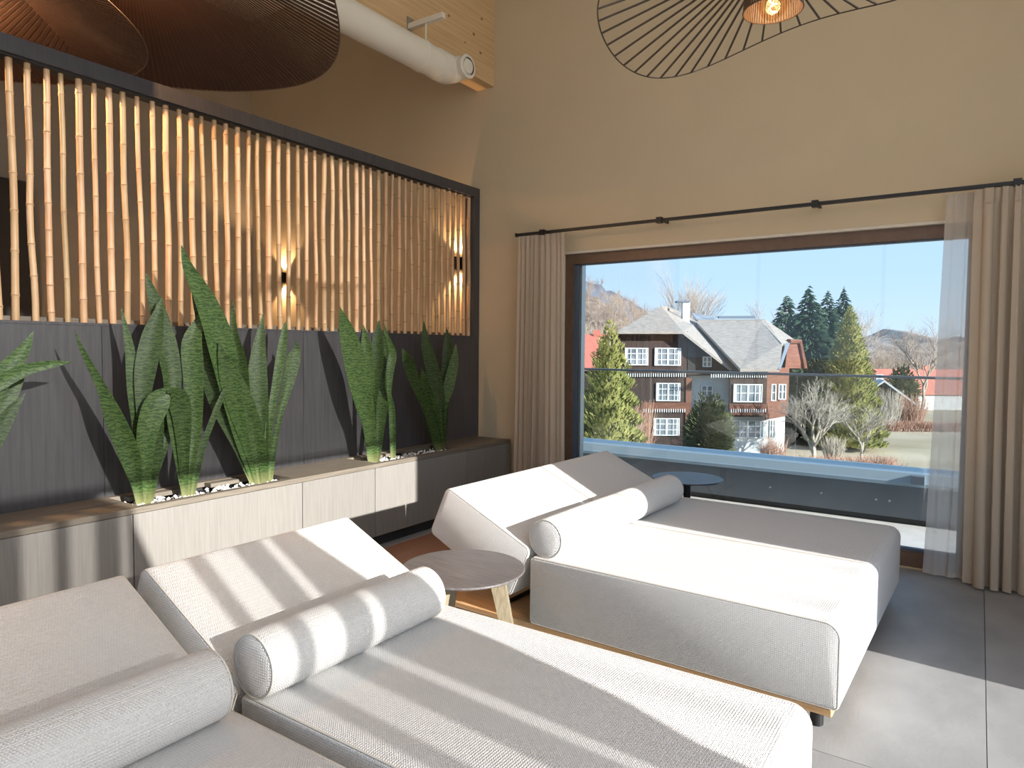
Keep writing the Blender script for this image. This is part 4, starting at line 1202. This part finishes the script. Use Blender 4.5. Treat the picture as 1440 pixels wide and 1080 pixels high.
def bare(seed, h, spread, levels=5, trunk=0.14, split=3, start=0.25, wig=0.12):
    rr = random.Random(seed); mb = MB()
    def grow(p, d, L_, r, lv):
        q = p + d * L_ * 0.5 + Vector((rr.uniform(-1, 1), rr.uniform(-1, 1), rr.uniform(-0.3, 0.3))) * L_ * wig * 0.5
        e_ = p + d * L_
        mb.tube([p, q, e_], [r, r * 0.85, r * 0.65], 4 if lv < 3 else 3, cap=False)
        if lv >= levels: return
        for k in range(split + (1 if lv < 3 else 0)):
            a = rr.uniform(0, 6.283); sp = spread * rr.uniform(0.5, 1.2)
            x = d.orthogonal().normalized(); y = d.cross(x)
            nd = (d * math.cos(sp) + (x * math.cos(a) + y * math.sin(a)) * math.sin(sp) + Vector((0, 0, 0.12))).normalized()
            f_ = rr.uniform(0.5, 1.0) if k else 1.0
            grow(p + (e_ - p) * f_, nd, L_ * rr.uniform(0.62, 0.82), r * 0.58, lv + 1)
    grow(Vector((0, 0, 0)), Vector((rr.uniform(-0.05, 0.05), rr.uniform(-0.05, 0.05), 1)).normalized(), h * start, trunk, 0)
    zs = max(p.z for p in mb.v)
    for p in mb.v: p *= h / zs
    return mb
def bare_tree(label, px, ytop, d, seed, material='bark', name='bare_tree', group='leafless trees', spread=0.55, levels=5, trunk=0.2, start=0.26, base_px=None, cat='tree', split=3):
    top = far(px, ytop, d); base = gnd(top); h = top.z - GZ
    o = bare(seed, h, spread, levels, trunk, split, start).build(name, material, origin=(0, 0, 0))
    o.location = base
    return tag(o, label, cat, group)
t1 = bare_tree('tall leafless tree spreading above the chalet ridge', 968, 373, 88, 21, trunk=0.18, spread=0.40, levels=6)
bare_tree('leafless tree with a round crown beside the golden thuja', 1212, 421, 126, 22, trunk=0.18, levels=6)
bare_tree('leafless tree between the conical hill and the sheer curtain', 1300, 440, 92, 23, trunk=0.18, levels=6)
bare_tree('small leafless tree behind the chalet roof and the dark spruce', 1086, 420, 104, 24, trunk=0.18, levels=6)
bare_tree('pale leafless fruit tree with upright twigs on the meadow', 1147, 528, 49.5, 25, 'pale_bark', spread=0.6, trunk=0.13, start=0.2, levels=6)
bare_tree('pale forked leafless fruit tree leaning on the meadow', 1215, 560, 50, 26, 'pale_bark', spread=0.62, trunk=0.08, start=0.24, levels=5)
# woods on the slopes behind: more trees than anyone could count
rw = random.Random(31)
wood_protos = [bare(40 + k, 13.0, 0.46, 4, 0.10, 3, 0.26) for k in range(4)]
def woods(label, n, x0, x1, d0, d1, sky=None, s0=0.8, s1=1.2):
    mb = MB()
    for i in range(n):
        px = rw.uniform(x0, x1); pr_ = rw.choice(wood_protos); a = rw.uniform(0, 6.28); s_ = rw.uniform(s0, s1)
        if sky and rw.random() < 0.65:
            k = rw.uniform(0.05, 0.95); y = sky[0][1]
            for (xa, ya), (xb, yb) in zip(sky, sky[1:]):
                if xa <= px <= xb: y = ya + (yb - ya) * (px - xa) / (xb - xa)
            q = far(px, y, 420); h = (q.z - GZ) * (1 - k) ** 1.25; p = q - FH * (240 * k); p.z = GZ - 0.8 + h
        else: p = gnd(far(px, 500, rw.uniform(d0, d1)))
        ca, sa = math.cos(a) * s_, math.sin(a) * s_
        mb.add([(p.x + v.x * ca - v.y * sa, p.y + v.x * sa + v.y * ca, p.z + v.z * s_) for v in pr_.v], pr_.f)
    tag(mb.build('bare_woods', 'bark'), label, 'woods', kind='stuff')
woods('leafless woods covering the slope behind the chalet', 230, 770, 930, 130, 200, HILL_SKY)
woods('leafless woods behind the red roofed house', 60, 1190, 1450, 130, 210, None, 0.6, 1.0)
def twigs(label, px, ytop, d, half_px, seed, material, n=110):
    top = far(px, ytop, d); base = gnd(top); h = top.z - GZ; r = half_px * d / F_PX; rr = random.Random(seed); mb = MB()
    for k in range(n):
        a = rr.uniform(0, 6.28); q = r * math.sqrt(rr.random())
        p = Vector((q * 0.5 * math.cos(a), q * 0.5 * math.sin(a), 0)); e_ = Vector((q * math.cos(a), q * math.sin(a), h * rr.uniform(0.55, 1.0)))
        m_ = (p + e_) / 2 + Vector((rr.uniform(-1, 1), rr.uniform(-1, 1), 0)) * r * 0.1
        mb.tube([p, m_, e_], [0.025, 0.018, 0.008], 3, cap=False)
        for _ in range(2):
            s_ = p + (e_ - p) * rr.uniform(0.4, 0.8); mb.tube([s_, s_ + Vector((rr.uniform(-1, 1), rr.uniform(-1, 1), rr.uniform(0.3, 1))) * h * 0.16], [0.012, 0.005], 3, cap=False)
    t = thing('bare_shrub', label, 'shrub', base, 0, 'leafless shrubs')
    mb.build('twigs', material, t, local=True)['kind'] = 'stuff'
twigs('leafless reddish shrub between the thuja and the lower chalet windows', 900, 560, 47, 26, 51, 'red_twig', 180)
twigs('leafless grey shrub under the thuja beside the glass balustrade joint', 880, 590, 45, 26, 52, 'pale_bark', 180)
twigs('low russet shrub below the white chalet bay', 1088, 612, 48, 20, 53, 'red_twig', 170)
twigs('leafless tan shrub with long upright twigs before the shed', 1250, 545, 76, 22, 54, 'pale_bark', 170)
twigs('leafless tan shrub spreading before the red roofed house', 1284, 550, 78, 22, 55, 'red_twig', 170)
twigs('leafless pale shrub behind the pale fruit tree', 1172, 612, 53, 18, 56, 'pale_bark', 150)
def hedge(label, pa, pb, ytop, d, th, material, n, seed, dens=0.5):
    A, B = far(pa, ytop, d), far(pb, ytop, d); h = A.z - GZ; rr = random.Random(seed); mb = MB()
    for k in range(n):
        q = A + (B - A) * rr.random() + FH * rr.uniform(-th, th); z0_ = rr.uniform(0, 0.3) * h
        mb.tube([(q.x, q.y, GZ + z0_), (q.x + rr.uniform(-dens, dens), q.y + rr.uniform(-dens, dens), GZ + h * rr.uniform(0.6, 1.05))], [0.03, 0.012], 3, cap=False)
    o = mb.build('hedge', material); tag(o, label, 'hedge', kind='stuff')
hedge('clipped leafless russet hedge along the far edge of the meadow', 1195, 1420, 590, 74, 0.6, 'red_twig', 1500, 61)
hedge('low band of dry orange brushwood beyond the parapet', 1050, 1260, 640, 47.5, 0.8, 'red_twig', 1300, 62)
